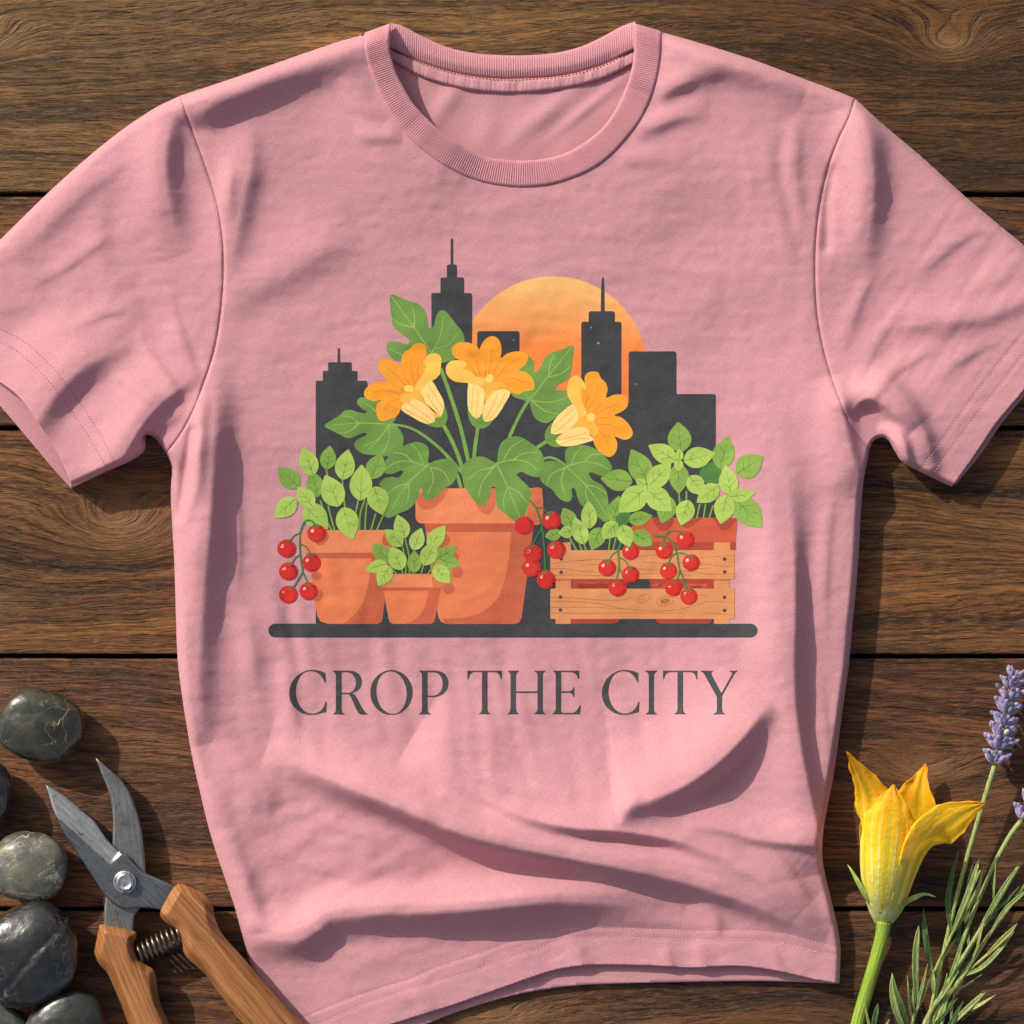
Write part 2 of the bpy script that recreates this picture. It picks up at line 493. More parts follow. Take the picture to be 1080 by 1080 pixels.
# how high the cloth stands, interpolated between a few places (x, y, height)
STAND = [(540, 420, 13), (540, 620, 13), (540, 260, 15), (400, 760, 13), (640, 760, 14), (330, 300, 14), (760, 300, 15),
         (400, 60, 24), (440, 130, 24), (540, 190, 17), (650, 130, 20), (690, 60, 20), (280, 90, 20), (210, 120, 18), (820, 90, 20), (890, 125, 18),
         (185, 520, 15), (185, 620, 14), (190, 720, 13), (215, 850, 12), (245, 950, 10), (268, 1030, 9), (290, 1090, 8),
         (905, 520, 26), (902, 620, 27), (895, 700, 26), (882, 790, 24), (870, 880, 22), (880, 960, 22), (884, 1020, 17),
         (0, 300, 14), (60, 240, 12), (130, 160, 13), (60, 400, 21), (80, 490, 29), (115, 480, 32), (140, 470, 32), (165, 455, 24), (120, 330, 14),
         (960, 200, 14), (1050, 280, 13), (1080, 380, 15), (1010, 490, 24), (965, 480, 27), (925, 450, 24), (960, 330, 14),
         (400, 1050, 12), (560, 1000, 12), (700, 1000, 13), (800, 1000, 15), (500, 920, 13)]
num = np.zeros((GN, GN)); den = np.zeros((GN, GN)) + 1e-9
for (x, y, h) in STAND:
    w = 1.0 / (((gxx - x) ** 2 + (gyy - y) ** 2) / 1600.0 + 0.35) ** 2
    num += w * h; den += w
STANDH = num / den

# distance to the closed (folded) edges: the cloth curls down to the boards there
ED = np.full((GN, GN), 60.0)
for pl in (sh_l, sh_r, side_l, side_r, sl_top, sl_under, sr_top, sr_under,
           np.array([(383, 35), (398, 27), (413, 23)]), np.array([(668, 22), (682, 27), (698, 34)])):
    sl, d, _, _ = grid_dist(pl, 50)
    ED[sl] = np.minimum(ED[sl], d)
RND = 9 + 9 * np.clip((STANDH - 10) / 16, 0, 1)
for pl in (side_r, sl_under, sr_under):                   # these edges stand up steeply
    sl, d, _, _ = grid_dist(pl, 60)
    RND[sl] *= 1 - 0.55 * np.clip(1.4 - d / 40, 0, 1)
q = np.clip(ED / RND, 0, 1)
G = 1.2 + (STANDH - 1.2) * (1 - (1 - q) ** 2.3) ** (1 / 2.0)

def fold(pts, lee, wind, k=1.0, flip=False, sharp=2.0):
    """a raised fold along pts (x, y, height): falls off over `lee` units on the side away from the sun, `wind` towards it"""
    global G
    p = crom(pts, 6)
    sl, d, par, side = grid_dist(p, 3 * max(lee, wind))
    amp = np.interp(par, np.arange(len(p)), p[:, 2]) * k
    chord = p[-1, :2] - p[0, :2]
    tn = np.array([-chord[1], chord[0]])                 # left normal in drawing axes; side>0 lies along it
    s = 1 if tn @ np.array([Lx, Ly]) > 0 else -1
    if flip: s = -s
    onlee = side * s > 0
    if p.shape[1] > 3: lee = lee * np.maximum(0.2, np.interp(par, np.arange(len(p)), p[:, 3]))
    if sharp > 2.05:                                     # a crisp crest: a real crease in the cloth
        amp = amp * 1.12
        dl = np.maximum(np.sqrt(d * d + 7.0) - 2.65, 0); dw = np.sqrt(d * d + 36.0) - 6.0
        prof = np.where(onlee, np.exp(-(dl / (lee * 0.98)) ** 1.9), np.exp(-(dw / (wind * 1.12)) ** 1.7))
    else:
        dl = np.sqrt(d * d + 9.0) - 3.0
        prof = np.where(onlee, np.exp(-(dl / (lee * 0.95)) ** 1.8), np.exp(-(d / wind) ** 2))
    G[sl] += amp * prof

def groove(pts, depth, w):
    global G
    sl, d, par, side = grid_dist(pts, 5 * w)
    G[sl] -= depth * np.exp(-(d / w) ** 2)
# ---- folds, traced one by one
# lower front, the long sweeping ones
fold([(280, 792, 0, 1.1), (308, 801, 9, 1.0), (340, 816, 18, .9), (375, 831, 27, .85), (410, 845, 33, .8), (450, 862, 37, .85), (500, 881, 38, .9), (560, 895, 36, .9), (620, 906, 32, .85), (680, 918, 26, .8), (740, 933, 21, .75), (790, 950, 17, .75), (830, 967, 11, .8), (874, 985, 0, .9)], 15, 24, k=1.06, sharp=2.6)
fold([(430, 786, 0, 1.6), (455, 801, 8, 1.5), (485, 821, 11, 1.3), (530, 845, 13, 1), (570, 862, 15, .75), (610, 871, 17, .6), (650, 874, 17, .55), (700, 881, 15, .6), (740, 892, 12, .9), (780, 907, 9, 1.3), (820, 930, 6, 1.6), (850, 958, 0, 1.8)], 12, 50, k=1.25, sharp=2.8)
fold([(648, 850, 0), (660, 848, 8), (675, 844, 15), (695, 837, 21), (724, 824, 26), (754, 803, 28), (778, 779, 25), (797, 754, 15), (812, 736, 0)], 14, 46, sharp=2.8)
fold([(640, 880, 0), (653, 862, 4), (664, 845, 5), (672, 830, 0)], 10, 16)
fold([(255, 985, 4), (285, 987, 14), (312, 988, 20), (330, 980, 19), (350, 966, 18), (400, 960, 24), (450, 959, 27), (520, 954, 30), (570, 949, 28), (610, 948, 22), (645, 950, 15), (675, 955, 8), (700, 960, 3), (722, 966, 0)], 17, 16, sharp=2.6)
fold([(868, 890, 3), (840, 888, 4), (800, 883, 3), (760, 872, 2), (720, 868, 0)], 6, 22, k=2.3)
fold([(236, 875, 0), (247, 905, 4), (259, 935, 6), (268, 965, 5), (272, 985, 0)], 10, 12, k=1.3)
fold([(222, 785, 0), (246, 800, 3), (262, 818, 4), (277, 836, 4), (292, 856, 0)], 12, 20, k=1.5)
fold([(218, 820, 0), (228, 845, 3), (236, 870, 2), (242, 890, 0)], 9, 10)
fold([(300, 870, 0), (340, 888, 2.5), (380, 905, 3.5), (420, 908, 2.5), (460, 905, 0)], 22, 30, k=1.8)
fold([(340, 1000, 0), (370, 1010, 2), (420, 1004, 2), (470, 990, 0)], 12, 20, flip=True)
fold([(730, 950, 0), (748, 964, 3.5), (754, 976, 3.5), (750, 986, 0)], 7, 9)
fold([(735, 990, 0), (737, 1003, 2.5), (740, 1018, 3)], 9, 9)
fold([(590, 985, 0), (606, 1000, 3), (610, 1016, 4)], 10, 20)
fold([(410, 1052, 0), (440, 1050, 2.5), (452, 1062, 2), (456, 1072, 0)], 8, 12)
# left side of the front, the upright fold
fold([(222, 380, 0), (223, 405, 4), (224, 435, 9), (222, 470, 14), (219, 520, 17), (216, 570, 16), (211, 620, 12), (207, 680, 10), (206, 730, 8), (210, 765, 4), (216, 785, 0)], 17, 24, k=1.35, sharp=2.3)
fold([(214, 410, 0), (209, 440, 5), (206, 480, 7), (204, 510, 6), (196, 535, 4), (188, 562, 0)], 8, 4.5)
groove(crom([(203, 455), (197, 490), (193, 520), (188, 545)]), 6, 6)
fold([(255, 640, 0), (260, 665, 2.5), (264, 700, 3), (266, 730, 0)], 8, 14)
fold([(294, 700, 0), (301, 730, 2.5), (307, 755, 2.5), (310, 780, 0)], 7, 12)
# right side of the front
fold([(812, 425, 0, 3), (820, 465, 3, 2.8), (827, 510, 6, 2.2), (832, 550, 9, 1.5), (835, 600, 14, 1.1), (836, 650, 16, 1), (835, 700, 17, 1), (837, 750, 17, 1), (844, 800, 17, 1), (854, 850, 15, 1), (863, 893, 10, 1), (868, 922, 0, 1)], 9, 34, k=1.05, sharp=2.4)
fold([(806, 470, 0), (808, 520, 2), (812, 600, 3), (812, 680, 2), (814, 730, 0)], 14, 18)
fold([(879, 396, 0), (883, 415, 6), (887, 440, 11), (893, 468, 12), (900, 494, 9), (906, 512, 3), (909, 524, 0)], 9, 22, sharp=2.4)
fold([(800, 455, 0), (790, 500, 2), (785, 540, 0)], 14, 20)
# shoulders
fold([(392, 50, 0), (378, 53, 4), (350, 61, 10), (315, 71, 16), (280, 83, 19), (250, 94, 20), (224, 105, 20), (207, 114, 15), (199, 122, 7), (194, 132, 0)], 19, 18, k=0.88, sharp=2.2)
fold([(700, 46, 0), (715, 50, 4), (745, 59, 8), (785, 72, 8), (820, 86, 5), (850, 98, 0)], 16, 16, k=1.3)
fold([(252, 128, 0), (259, 150, 4), (260, 172, 7), (256, 198, 9), (250, 228, 8), (243, 262, 5), (236, 296, 0)], 13, 16, k=.85, sharp=2.2)
fold([(238, 165, 0), (240, 185, 3), (238, 210, 3), (238, 235, 0)], 7, 9, k=1.4)
fold([(232, 330, 0), (255, 310, 3), (295, 288, 4), (340, 264, 3.5), (380, 243, 0)], 18, 30, k=1.7)
fold([(360, 80, 0), (372, 98, 3), (390, 118, 2.5), (405, 130, 0)], 9, 14, flip=True)
fold([(372, 138, 0), (390, 141, 2.5), (412, 143, 2.5), (425, 142, 0)], 7, 9, k=1.3)
fold([(688, 102, 0), (702, 94, 4), (722, 84, 5), (748, 76, 3), (775, 72, 0)], 9, 17, k=1.6)
fold([(664, 143, 0), (684, 133, 3), (708, 124, 3.5), (732, 118, 2), (750, 116, 0)], 8, 13, k=1.5)
fold([(648, 168, 0), (665, 167, 2), (700, 166, 1.5), (730, 164, 0)], 7, 12)
fold([(842, 118, 0), (838, 150, 3), (836, 185, 3), (842, 220, 2), (850, 250, 0)], 7, 9)
fold([(812, 130, 0), (810, 170, 2), (816, 210, 2.5), (826, 250, 2), (834, 280, 0)], 8, 10)
fold([(790, 150, 0), (794, 190, 1.5), (802, 230, 1.5), (812, 280, 0)], 9, 12)
# left sleeve
fold([(186, 108, 0), (179, 122, 7), (174, 140, 13), (171, 160, 17), (171, 182, 17), (174, 205, 14), (179, 232, 8), (190, 270, 0)], 15, 22, k=0.9, sharp=2.4)
fold([(20, 262, 3), (50, 232, 4), (85, 200, 4), (115, 178, 3), (145, 158, 0)], 12, 14)
fold([(110, 205, 0), (103, 230, 1.5), (102, 260, 1.5), (108, 290, 0)], 10, 14)
fold([(162, 346, 0), (140, 356, 4), (115, 367, 8), (88, 382, 12), (66, 402, 13), (48, 424, 12), (36, 440, 10)], 18, 34, k=1.2, sharp=2.4)
fold([(214, 390, 0), (192, 403, 4), (172, 420, 9), (155, 437, 11), (142, 455, 10), (131, 474, 9), (118, 494, 6)], 9, 20, k=1.2, sharp=2.2)
fold([(200, 345, 0), (170, 372, 2), (140, 402, 3), (122, 430, 0)], 18, 24)
fold([(196, 432, 0), (182, 438, 3), (168, 447, 4), (158, 456, 3)], 6, 8)
fold([(-40, 335, 3), (0, 322, 3), (50, 320, 0)], 20, 26)
# right sleeve
fold([(902, 110, 0), (909, 132, 9), (915, 160, 14), (918, 192, 16), (916, 222, 12), (912, 255, 7), (905, 295, 0)], 14, 18, sharp=2.2)
groove(crom([(878, 180), (872, 215), (872, 260)]), 3, 6)
fold([(935, 343, 0), (965, 338, 3), (1000, 337, 4.5), (1035, 331, 4), (1065, 321, 3), (1090, 310, 3)], 11, 20, k=1.5)
fold([(985, 310, 0), (1020, 303, 2), (1060, 288, 2.5), (1085, 276, 0)], 12, 18, k=1.4)
fold([(895, 440, 0), (900, 428, 7), (910, 419, 12), (922, 419, 14), (934, 426, 14), (945, 436, 11), (955, 448, 5), (962, 456, 0)], 6, 14, sharp=2.4)
fold([(915, 392, 0), (932, 402, 4), (948, 418, 7), (961, 436, 10), (971, 455, 11), (977, 474, 9), (981, 490, 5)], 8, 14, sharp=2.2)
fold([(926, 458, 0), (936, 455, 5), (945, 459, 9), (951, 468, 11), (954, 480, 10), (956, 494, 7)], 6, 10, sharp=2.4)
fold([(880, 330, 0), (900, 360, 2), (925, 385, 1.5), (950, 400, 0)], 14, 18)

# thin pulled creases running out of the armpits and across the lower front
for pts, k in (([(188, 452, 0), (165, 425, 2.2), (135, 402, 2.6), (108, 388, 0)], 1), ([(196, 438, 0), (180, 408, 2), (160, 378, 2.4), (140, 350, 0)], 1), ([(206, 415, 0), (198, 380, 2), (185, 340, 2.2), (176, 300, 0)], .8),
               ([(70, 350, 0), (95, 335, 1.6), (125, 325, 1.6), (150, 322, 0)], 1), ([(30, 300, 0), (60, 285, 1.5), (95, 262, 1.6), (120, 240, 0)], 1),
               ([(905, 440, 0), (930, 405, 2.2), (955, 382, 2.4), (990, 366, 0)], 1), ([(900, 405, 0), (918, 370, 2), (938, 342, 2.2), (960, 318, 0)], 1), ([(888, 372, 0), (900, 330, 2), (914, 296, 2), (930, 262, 0)], .8),
               ([(955, 300, 0), (985, 272, 1.6), (1015, 250, 1.6), (1040, 238, 0)], 1), ([(985, 400, 0), (1010, 380, 1.8), (1040, 362, 1.6), (1062, 352, 0)], 1),
               ([(236, 470, 0), (246, 520, 2), (250, 570, 2.4), (248, 630, 0)], 1), ([(880, 500, 0), (872, 560, 1.8), (868, 620, 2), (868, 690, 0)], 1), ([(862, 700, 0), (866, 750, 2), (872, 800, 2), (876, 840, 0)], .8),
               ([(300, 850, 0), (345, 868, 2.2), (395, 882, 2.6), (440, 900, 0)], .5), ([(255, 880, 0), (300, 902, 2), (350, 918, 2.4), (400, 925, 0)], .45), ([(470, 800, 0), (505, 818, 1.8), (545, 832, 2), (590, 842, 0)], 1),
               ([(640, 895, 0), (690, 903, 1.8), (745, 912, 2), (790, 928, 0)], 1), ([(780, 868, 0), (815, 900, 2.4), (842, 935, 2.6), (858, 968, 0)], 1), ([(760, 905, 0), (800, 925, 2.2), (838, 955, 2.2), (866, 985, 0)], 1),
               ([(560, 960, 0), (620, 968, 1.6), (690, 972, 1.6), (760, 970, 0)], .8), ([(520, 1010, 0), (545, 1020, 1.6), (560, 1032, 1.6)], 1), ([(700, 990, 0), (703, 1005, 1.6), (706, 1018, 2)], 1), ([(800, 1000, 0), (815, 1008, 1.6), (822, 1024, 1.6)], 1)):
    fold(pts, 4.5, 9, k=k)
# ---- fine crumple of the cloth
soft = 0.75 * blob_noise(28, 26) + 0.20 * blob_noise(11, 9) + 0.09 * blob_noise(5, 4)
chest = bump2(560, 300, 330, 190)
G += soft * (0.55 + 0.45 * np.clip(STANDH / 18, 0, 1)) * np.clip(ED / 14, 0, 1)
G += chest * 0.20 * blob_noise(22, 4.5, 0.1)
low = bump2(470, 760, 260, 90) + 0.7 * bump2(300, 650, 90, 90)
G += low * 0.85 * blob_noise(6.0, 24, -0.18)
G += (bump2(1000, 320, 120, 130)) * 0.24 * blob_noise(3.2, 26, 0.62)
G += (bump2(380, 900, 170, 100)) * 0.38 * blob_noise(16, 5, -0.5)
G += (bump2(90, 320, 120, 140)) * 0.5 * blob_noise(9, 12, 0.5)
G += bump2(540, 560, 420, 300) * 0.06 * blob_noise(14, 3.4, 0.05)
# small creases that follow the folds of the lower front, and a nap over the whole cloth
G += bump2(600, 930, 330, 110) * (0.16 * blob_noise(14, 5, 0.22) + 0.10 * blob_noise(5, 3.2, 0.2))
G += bump2(300, 900, 140, 130) * (0.16 * blob_noise(5.5, 12, 0.5) + 0.16 * blob_noise(4, 3.5))
G += bump2(820, 330, 80, 260) * 0.18 * blob_noise(5, 22, 0.1)
G += (0.10 * blob_noise(7, 2.6, 0.04) + 0.07 * blob_noise(3.0, 3.0)) * np.clip(ED / 8, 0, 1)
G = np.maximum(G, 0.8)

# ---- seams and hems pressed into the cloth
groove(seam_l, 2.0, 1.4); groove(seam_r, 2.0, 1.4)
SIDE_SEAM = crom([(899, 668), (895, 695), (888, 740), (880, 790), (871, 840), (863, 885), (861, 900)])
groove(SIDE_SEAM, 2.4, 1.6)
STITCH_HEM = [crom([(300, 1081), (322, 1073), (360, 1057), (400, 1043), (430, 1034), (460, 1021), (500, 1008), (540, 994), (590, 981), (640, 979), (690, 980.5), (740, 982.5), (790, 982), (830, 986), (860, 994), (882, 999)]),
              crom([(318, 1087), (340, 1079), (370, 1065), (400, 1054), (440, 1041), (470, 1033), (500, 1024), (530, 1013), (560, 1003), (600, 990), (640, 988.5), (690, 990), (740, 992), (790, 991.5), (830, 996), (860, 1004), (884, 1009)])]
STITCH_SL = [crom([(-30, 345), (0, 360), (20, 372), (40, 390), (60, 412), (80, 440), (98, 468), (112, 492)]),
             crom([(-30, 330), (0, 347), (25, 360), (48, 380), (70, 405), (92, 436), (108, 462), (122, 490)])]
STITCH_SR = [crom([(1110, 318), (1080, 352), (1050, 388), (1020, 428), (995, 463), (973, 493)]),
             crom([(1120, 326), (1090, 362), (1060, 400), (1030, 438), (1003, 474), (984, 500)])]
for pl in STITCH_HEM + STITCH_SL + STITCH_SR:
    groove(pl, 0.42, 1.6)
# a hem is two layers thick
sl_, d_, _, sd_ = grid_dist(STITCH_HEM[0], 40)
sgn_ = np.sign(sd_)
G[sl_] += np.where(sd_ > 0, 0.45 * np.clip(d_ / 1.5, 0, 1), 0)

def hz(P, extra=0.0):
    x = np.clip(P[:, 0] - GX0, 0, GN - 1.001); y = np.clip(P[:, 1] - GY0, 0, GN - 1.001)
    i = x.astype(int); j = y.astype(int); u = x - i; v = y - j
    return (G[j, i] * (1-u) * (1-v) + G[j, i+1] * u * (1-v) + G[j+1, i] * (1-u) * v + G[j+1, i+1] * u * v) + extra

# ------------------------------------------------------------------ cloth materials
def cloth_material(name, col, rib=False):
    t = NT(name)
    o = t.coord('Object')
    s = t.sep(o)
    fuzz = t.noise(o, 900, 3, 0.7)
    weft = t.noise(t.comb(t.math('MULTIPLY', s[0], 240), t.math('MULTIPLY', s[1], 950), 0.0), 1.0, 2, 0.6)
    warp = t.noise(t.comb(t.math('MULTIPLY', s[0], 950), t.math('MULTIPLY', s[1], 260), 4.0), 1.0, 2, 0.6)
    mott = t.noise(o, 34, 4, 0.6)
    v = t.math('ADD', t.math('MULTIPLY', weft, 0.5), t.math('MULTIPLY', warp, 0.5))
    c = t.mix(t.ramp(v, [(0.36, 0.0), (0.64, 1.0)]), tuple(a * 0.90 for a in col[:3]) + (1,), tuple(min(1, a * 1.08) for a in col[:3]) + (1,))
    c = t.mix(t.math('MULTIPLY', t.ramp(mott, [(0.35, 0.0), (0.65, 1.0)]), 0.10), c, tuple(a * b for a, b in zip(col[:3], (0.93, 0.85, 0.85))) + (1,))
    h = t.math('ADD', t.math('MULTIPLY', v, 1.0), t.math('MULTIPLY', fuzz, 0.6))
    n = t.bump(h, 0.6, 0.0006)
    t.out(c, 0.92, n, Specular_IOR_Level=0.15, Sheen_Weight=0.18, Sheen_Roughness=0.5, Sheen_Tint=(1, 0.8, 0.82, 1))
    tr = t.node('ShaderNodeBsdfTranslucent'); t.link(c, tr.inputs[0]); t.link(n, tr.inputs['Normal'])   # thin cotton lets some light through
    mx = t.node('ShaderNodeMixShader'); mx.inputs[0].default_value = 0.12
    t.link(t.b.outputs[0], mx.inputs[1]); t.link(tr.outputs[0], mx.inputs[2])
    t.link(mx.outputs[0], t.n['Material Output'].inputs['Surface'])
    return t.m
PINK = srgb(206, 149, 157)
cloth = cloth_material('pink_jersey', PINK)
cloth_rib = cloth_material('pink_rib_knit', tuple(a * b for a, b in zip(PINK, (0.97, 0.92, 0.94))) + (1,))
t = NT('pink_thread')
thread = t.out(t.ramp(t.noise(t.coord(), 700), [(0.3, srgb(214, 146, 156)), (0.7, srgb(240, 186, 192))]), 0.8)
t = NT('dark_thread')
thread_dark = t.out(t.ramp(t.noise(t.coord(), 700), [(0.3, srgb(150, 80, 92)), (0.7, srgb(190, 116, 126))]), 0.8)

# ------------------------------------------------------------------ building the shirt
shirt = empty('tshirt', (0, 0, 0), 'pink short sleeved t-shirt with a city and vegetable pot print, lying flat and rumpled', 'shirt')

def panel(name, loop, parent, mat, step=2.0, zf=None, skirt=2.0, drop=None, back=True):
    V, F, L = fill([loop], step)
    z = zf(V) if zf else hz(V)
    P = WA(V, z)
    faces = [tuple(f) for f in F]
    be = boundary_edges(F)
    verts = list(P)
    low = {}
    for a, b in be:
        for i in (a, b):
            if i not in low:
                zz = max(0.25, z[i] - skirt) if drop is None else drop(V[i], z[i])
                low[i] = len(verts)
                verts.append(np.array(W(V[i, 0], V[i, 1], zz)))
        faces.append((b, a, low[a], low[b]))
    return new_mesh(name, verts, faces, mat, parent)

body_loop = np.concatenate([sh_l[::-1][:-1], neck_cut[:-1], sh_r[:-1], seam_r[:-1], side_r[:-1], hem[::-1][:-1], side_l[::-1][:-1], seam_l[::-1][:-1]])
EDGE_CLOSED = ED
def closed_drop(v, z):
    x = int(np.clip(round(v[0] - GX0), 0, GN - 1)); y = int(np.clip(round(v[1] - GY0), 0, GN - 1))
    return 0.25 if ED[y, x] < 1.5 else max(0.3, z - 2.2)
front = panel('front_panel', body_loop, shirt, cloth, step=1.6, drop=closed_drop)
left_loop = np.concatenate([sl_top[:-1], sl_hem[:-1], sl_under[:-1], seam_l[::-1][:-1]])
right_loop = np.concatenate([sr_top[:-1], sr_hem[:-1], sr_under[:-1], seam_r[::-1][:-1]])
sleeve_l = panel('sleeve', left_loop, shirt, cloth, step=1.6, drop=closed_drop)
sleeve_r = panel('sleeve', right_loop, shirt, cloth, step=1.6, drop=closed_drop)

# the back of the shirt, lying on the boards; seen in the neck, below the hem and inside the sleeves
NB = 0.5 * blob_noise(20, 16) + 0.25 * blob_noise(9, 9)
def back_z(V):
    x = np.clip(V[:, 0] - GX0, 0, GN - 1).astype(int); y = np.clip(V[:, 1] - GY0, 0, GN - 1).astype(int)
    nk = np.exp(-((V[:, 0] - 540) / 120) ** 2 - ((V[:, 1] - 110) / 70) ** 2)
    wr = 3.2 * np.exp(-((V[:, 0] - 470 + (V[:, 1] - 110) * .6) / 13) ** 2 - ((V[:, 1] - 110) / 28) ** 2) \
       + 2.6 * np.exp(-((V[:, 0] - 575 + (V[:, 1] - 120) * 1.1) / 16) ** 2 - ((V[:, 1] - 118) / 32) ** 2) \
       + 2.0 * np.exp(-((V[:, 0] - 622 + (V[:, 1] - 112) * 1.2) / 9) ** 2 - ((V[:, 1] - 112) / 30) ** 2) \
       + 1.8 * np.exp(-((V[:, 0] - 515) / 12) ** 2 - ((V[:, 1] - 135) / 25) ** 2)
    hemr = np.clip((V[:, 1] - 980) / 40, 0, 1) * (V[:, 0] > 250)
    slv = np.exp(-((V[:, 0] - 30) / 70) ** 2 - ((V[:, 1] - 470) / 60) ** 2)
    return np.clip(3.6 + NB[y, x] * (0.5 + 0.9 * nk) + wr + 2.6 * hemr + 5 * slv, 1.0, 11)
sm_ = lambda p: crom(p, 4)
ins = lambda p, dx, dy: np.asarray(p) + np.array([dx, dy])
back_loop = np.concatenate([
    sm_(BRIB_BOT), [(700, 52)], ins(sh_r[2:], -2, 6), ins(sr_top[1:], -6, 6), sm_(SLEEVE_R_BACKHEM),
    ins(sr_under[2:-1], 0, -7), ins(side_r[3:-6], -6, 0), sm_(HEM_BACK)[::-1][:-1], ins(side_l[::-1][2:-4], 7, 0),
    ins(sl_under[::-1][2:-1], 0, -7), sm_(SLEEVE_L_BACKHEM)[::-1], ins(sl_top[::-1][:-2], 6, 6), ins(sh_l[::-1][2:-2], 2, 6), [(384, 54)]])
panel('back_panel', back_loop, shirt, cloth, step=3.0, zf=back_z, drop=lambda v, z: 0.3)

# ---- rib collar: strips with real ribs
def rib_strip(name, outer, inner, zf, bulge, parent, mat, period=2.5, amp=0.40, nt=9, thick=2.5, square=False):
    def even(p, n):
        p = np.asarray(p); d = np.concatenate([[0], np.cumsum(np.linalg.norm(np.diff(p, axis=0), axis=1))])
        s = np.linspace(0, d[-1], n); return np.stack([np.interp(s, d, p[:, 0]), np.interp(s, d, p[:, 1])], 1), d[-1]
    _, ln = even(outer, 10)
    n = int(ln / 0.55)
    # pair points so that the ribs run square to the band
    A, la = even(outer, n); B, lb = even(inner, n)
    if nt > 9 or square:
        Ad, _ = even(outer, 1500)
        par = []
        for i in range(n):
            d2 = ((Ad - B[i]) ** 2).sum(1); par.append(d2.argmin() / 1499)
        par = np.maximum.accumulate(np.array(par)); u = np.linspace(0, 1, n)
        k = np.clip(np.minimum(u, 1 - u) / 0.10, 0, 1)
        par = par * k + u * (1 - k)
        ker = np.ones(61) / 61
        par = np.convolve(np.pad(par, 30, mode='edge'), ker, 'valid')
        par[0], par[-1] = 0, 1
        par = np.maximum.accumulate(par)
        A = np.stack([np.interp(par, np.linspace(0, 1, 1500), Ad[:, c]) for c in (0, 1)], 1)
    V, F = [], []
    ts = np.linspace(0, 1, nt)
    for i in range(n):
        ph = 2 * math.pi * (la * i / n) / period
        row = A[i][None] * (1 - ts[:, None]) + B[i][None] * ts[:, None]
        z = zf(row, ts, i / (n - 1)) + bulge * (1 - (2 * ts - 1) ** 4) + amp * math.cos(ph) * (1 - (2 * ts - 1) ** 6)
        pts = WA(row, z)
        V.append(W(A[i, 0], A[i, 1], max(0.4, z[0] - thick)))
        V += [tuple(p) for p in pts]
        V.append(W(B[i, 0], B[i, 1], max(0.4, z[-1] - thick)))
    m = nt + 2
    for i in range(n - 1):
        for k in range(m - 1):
            a = i * m + k
            F.append((a, a + m, a + m + 1, a + 1))
    return new_mesh(name, V, F, mat, parent)
ro = crom(RIB_OUT, 10); ri = crom(RIB_IN, 10)
def collar_z(row, ts, s):
    base = hz(row[:1])[0]
    tail = hz(row)
    lift = 0.5 + 0.4 * math.sin(math.pi * s)
    edge = min(1.0, min(s, 1 - s) * 16)
    return (0.35 * tail + 0.65 * max(base, 6) * edge + 0.65 * tail * (1 - edge)) + lift + 1.2 * ts * edge
rib_strip('neck_rib', ro, ri, collar_z, 0.45, shirt, cloth_rib, square=True, thick=1.6)
def brib_z(row, ts, s):
    e = max(0.0, 1 - min(s, 1 - s) * 9)
    return 7.0 - 2.5 * np.abs(2 * ts - 0.8) + 6 * e * (1 - ts)
rib_strip('neck_rib', crom(BRIB_BOT, 8), crom(BRIB_TOP, 8), brib_z, 1.2, shirt, cloth_rib, thick=9)
def tape_z(row, ts, s):
    return np.full(len(ts), 6.2) + (1.3 * mnoise.noise((s * 26, 1.7, 0)) + 0.5 * mnoise.noise((s * 70, 4.1, 0))) * (1 - 0.5 * (2 * ts - 1) ** 2)
rib_strip('neck_tape', crom(TAPE_BOT, 8), crom(BRIB_BOT, 8) + np.array([0, 0.8]), tape_z, 2.0, shirt, cloth, period=90, amp=0.0, thick=6)

# ---- stitching: rows of short raised threads
def stitch_row(name, lines, parent, mat, zf=hz, dash=2.3, gap=1.5, r=0.42, lift=0.15, wobble=0.0):
    M = Mesh()
    for pl in lines:
        p = resample(np.asarray(pl), 0.4, closed=False)
        d = np.concatenate([[0], np.cumsum(np.linalg.norm(np.diff(p, axis=0), axis=1))])
        s = 0.0
        while s + dash < d[-1]:
            q = np.array([[np.interp(s + u * dash, d, p[:, 0]), np.interp(s + u * dash, d, p[:, 1])] for u in (0, 0.3, 0.7, 1)])
            z = zf(q) + np.array([-0.2, lift, lift, -0.2])
            V, F = tube([W(a, b, c) for (a, b), c in zip(q, z)], [r * S * 0.6, r * S, r * S, r * S * 0.6], 6)
            M.add(V, F)
            s += dash + gap
    return M.build(name, mat, parent)
stitch_row('hem_stitching', STITCH_HEM, front, thread)
stitch_row('hem_stitching', STITCH_SL, sleeve_l, thread_dark)
stitch_row('hem_stitching', STITCH_SR, sleeve_r, thread)
stitch_row('side_stitching', [SIDE_SEAM], front, thread_dark, dash=3.0, gap=0.6, r=0.4)
tape_up = crom(BRIB_BOT, 8) + np.array([0, 1.6]); tape_lo = crom(TAPE_BOT, 8) + np.array([0, -2.2])
stitch_row('tape_stitching', [tape_up, tape_lo], shirt, thread_dark, zf=lambda q: np.full(len(q), 7.4), dash=2.2, gap=1.6, r=0.5, lift=0.5)
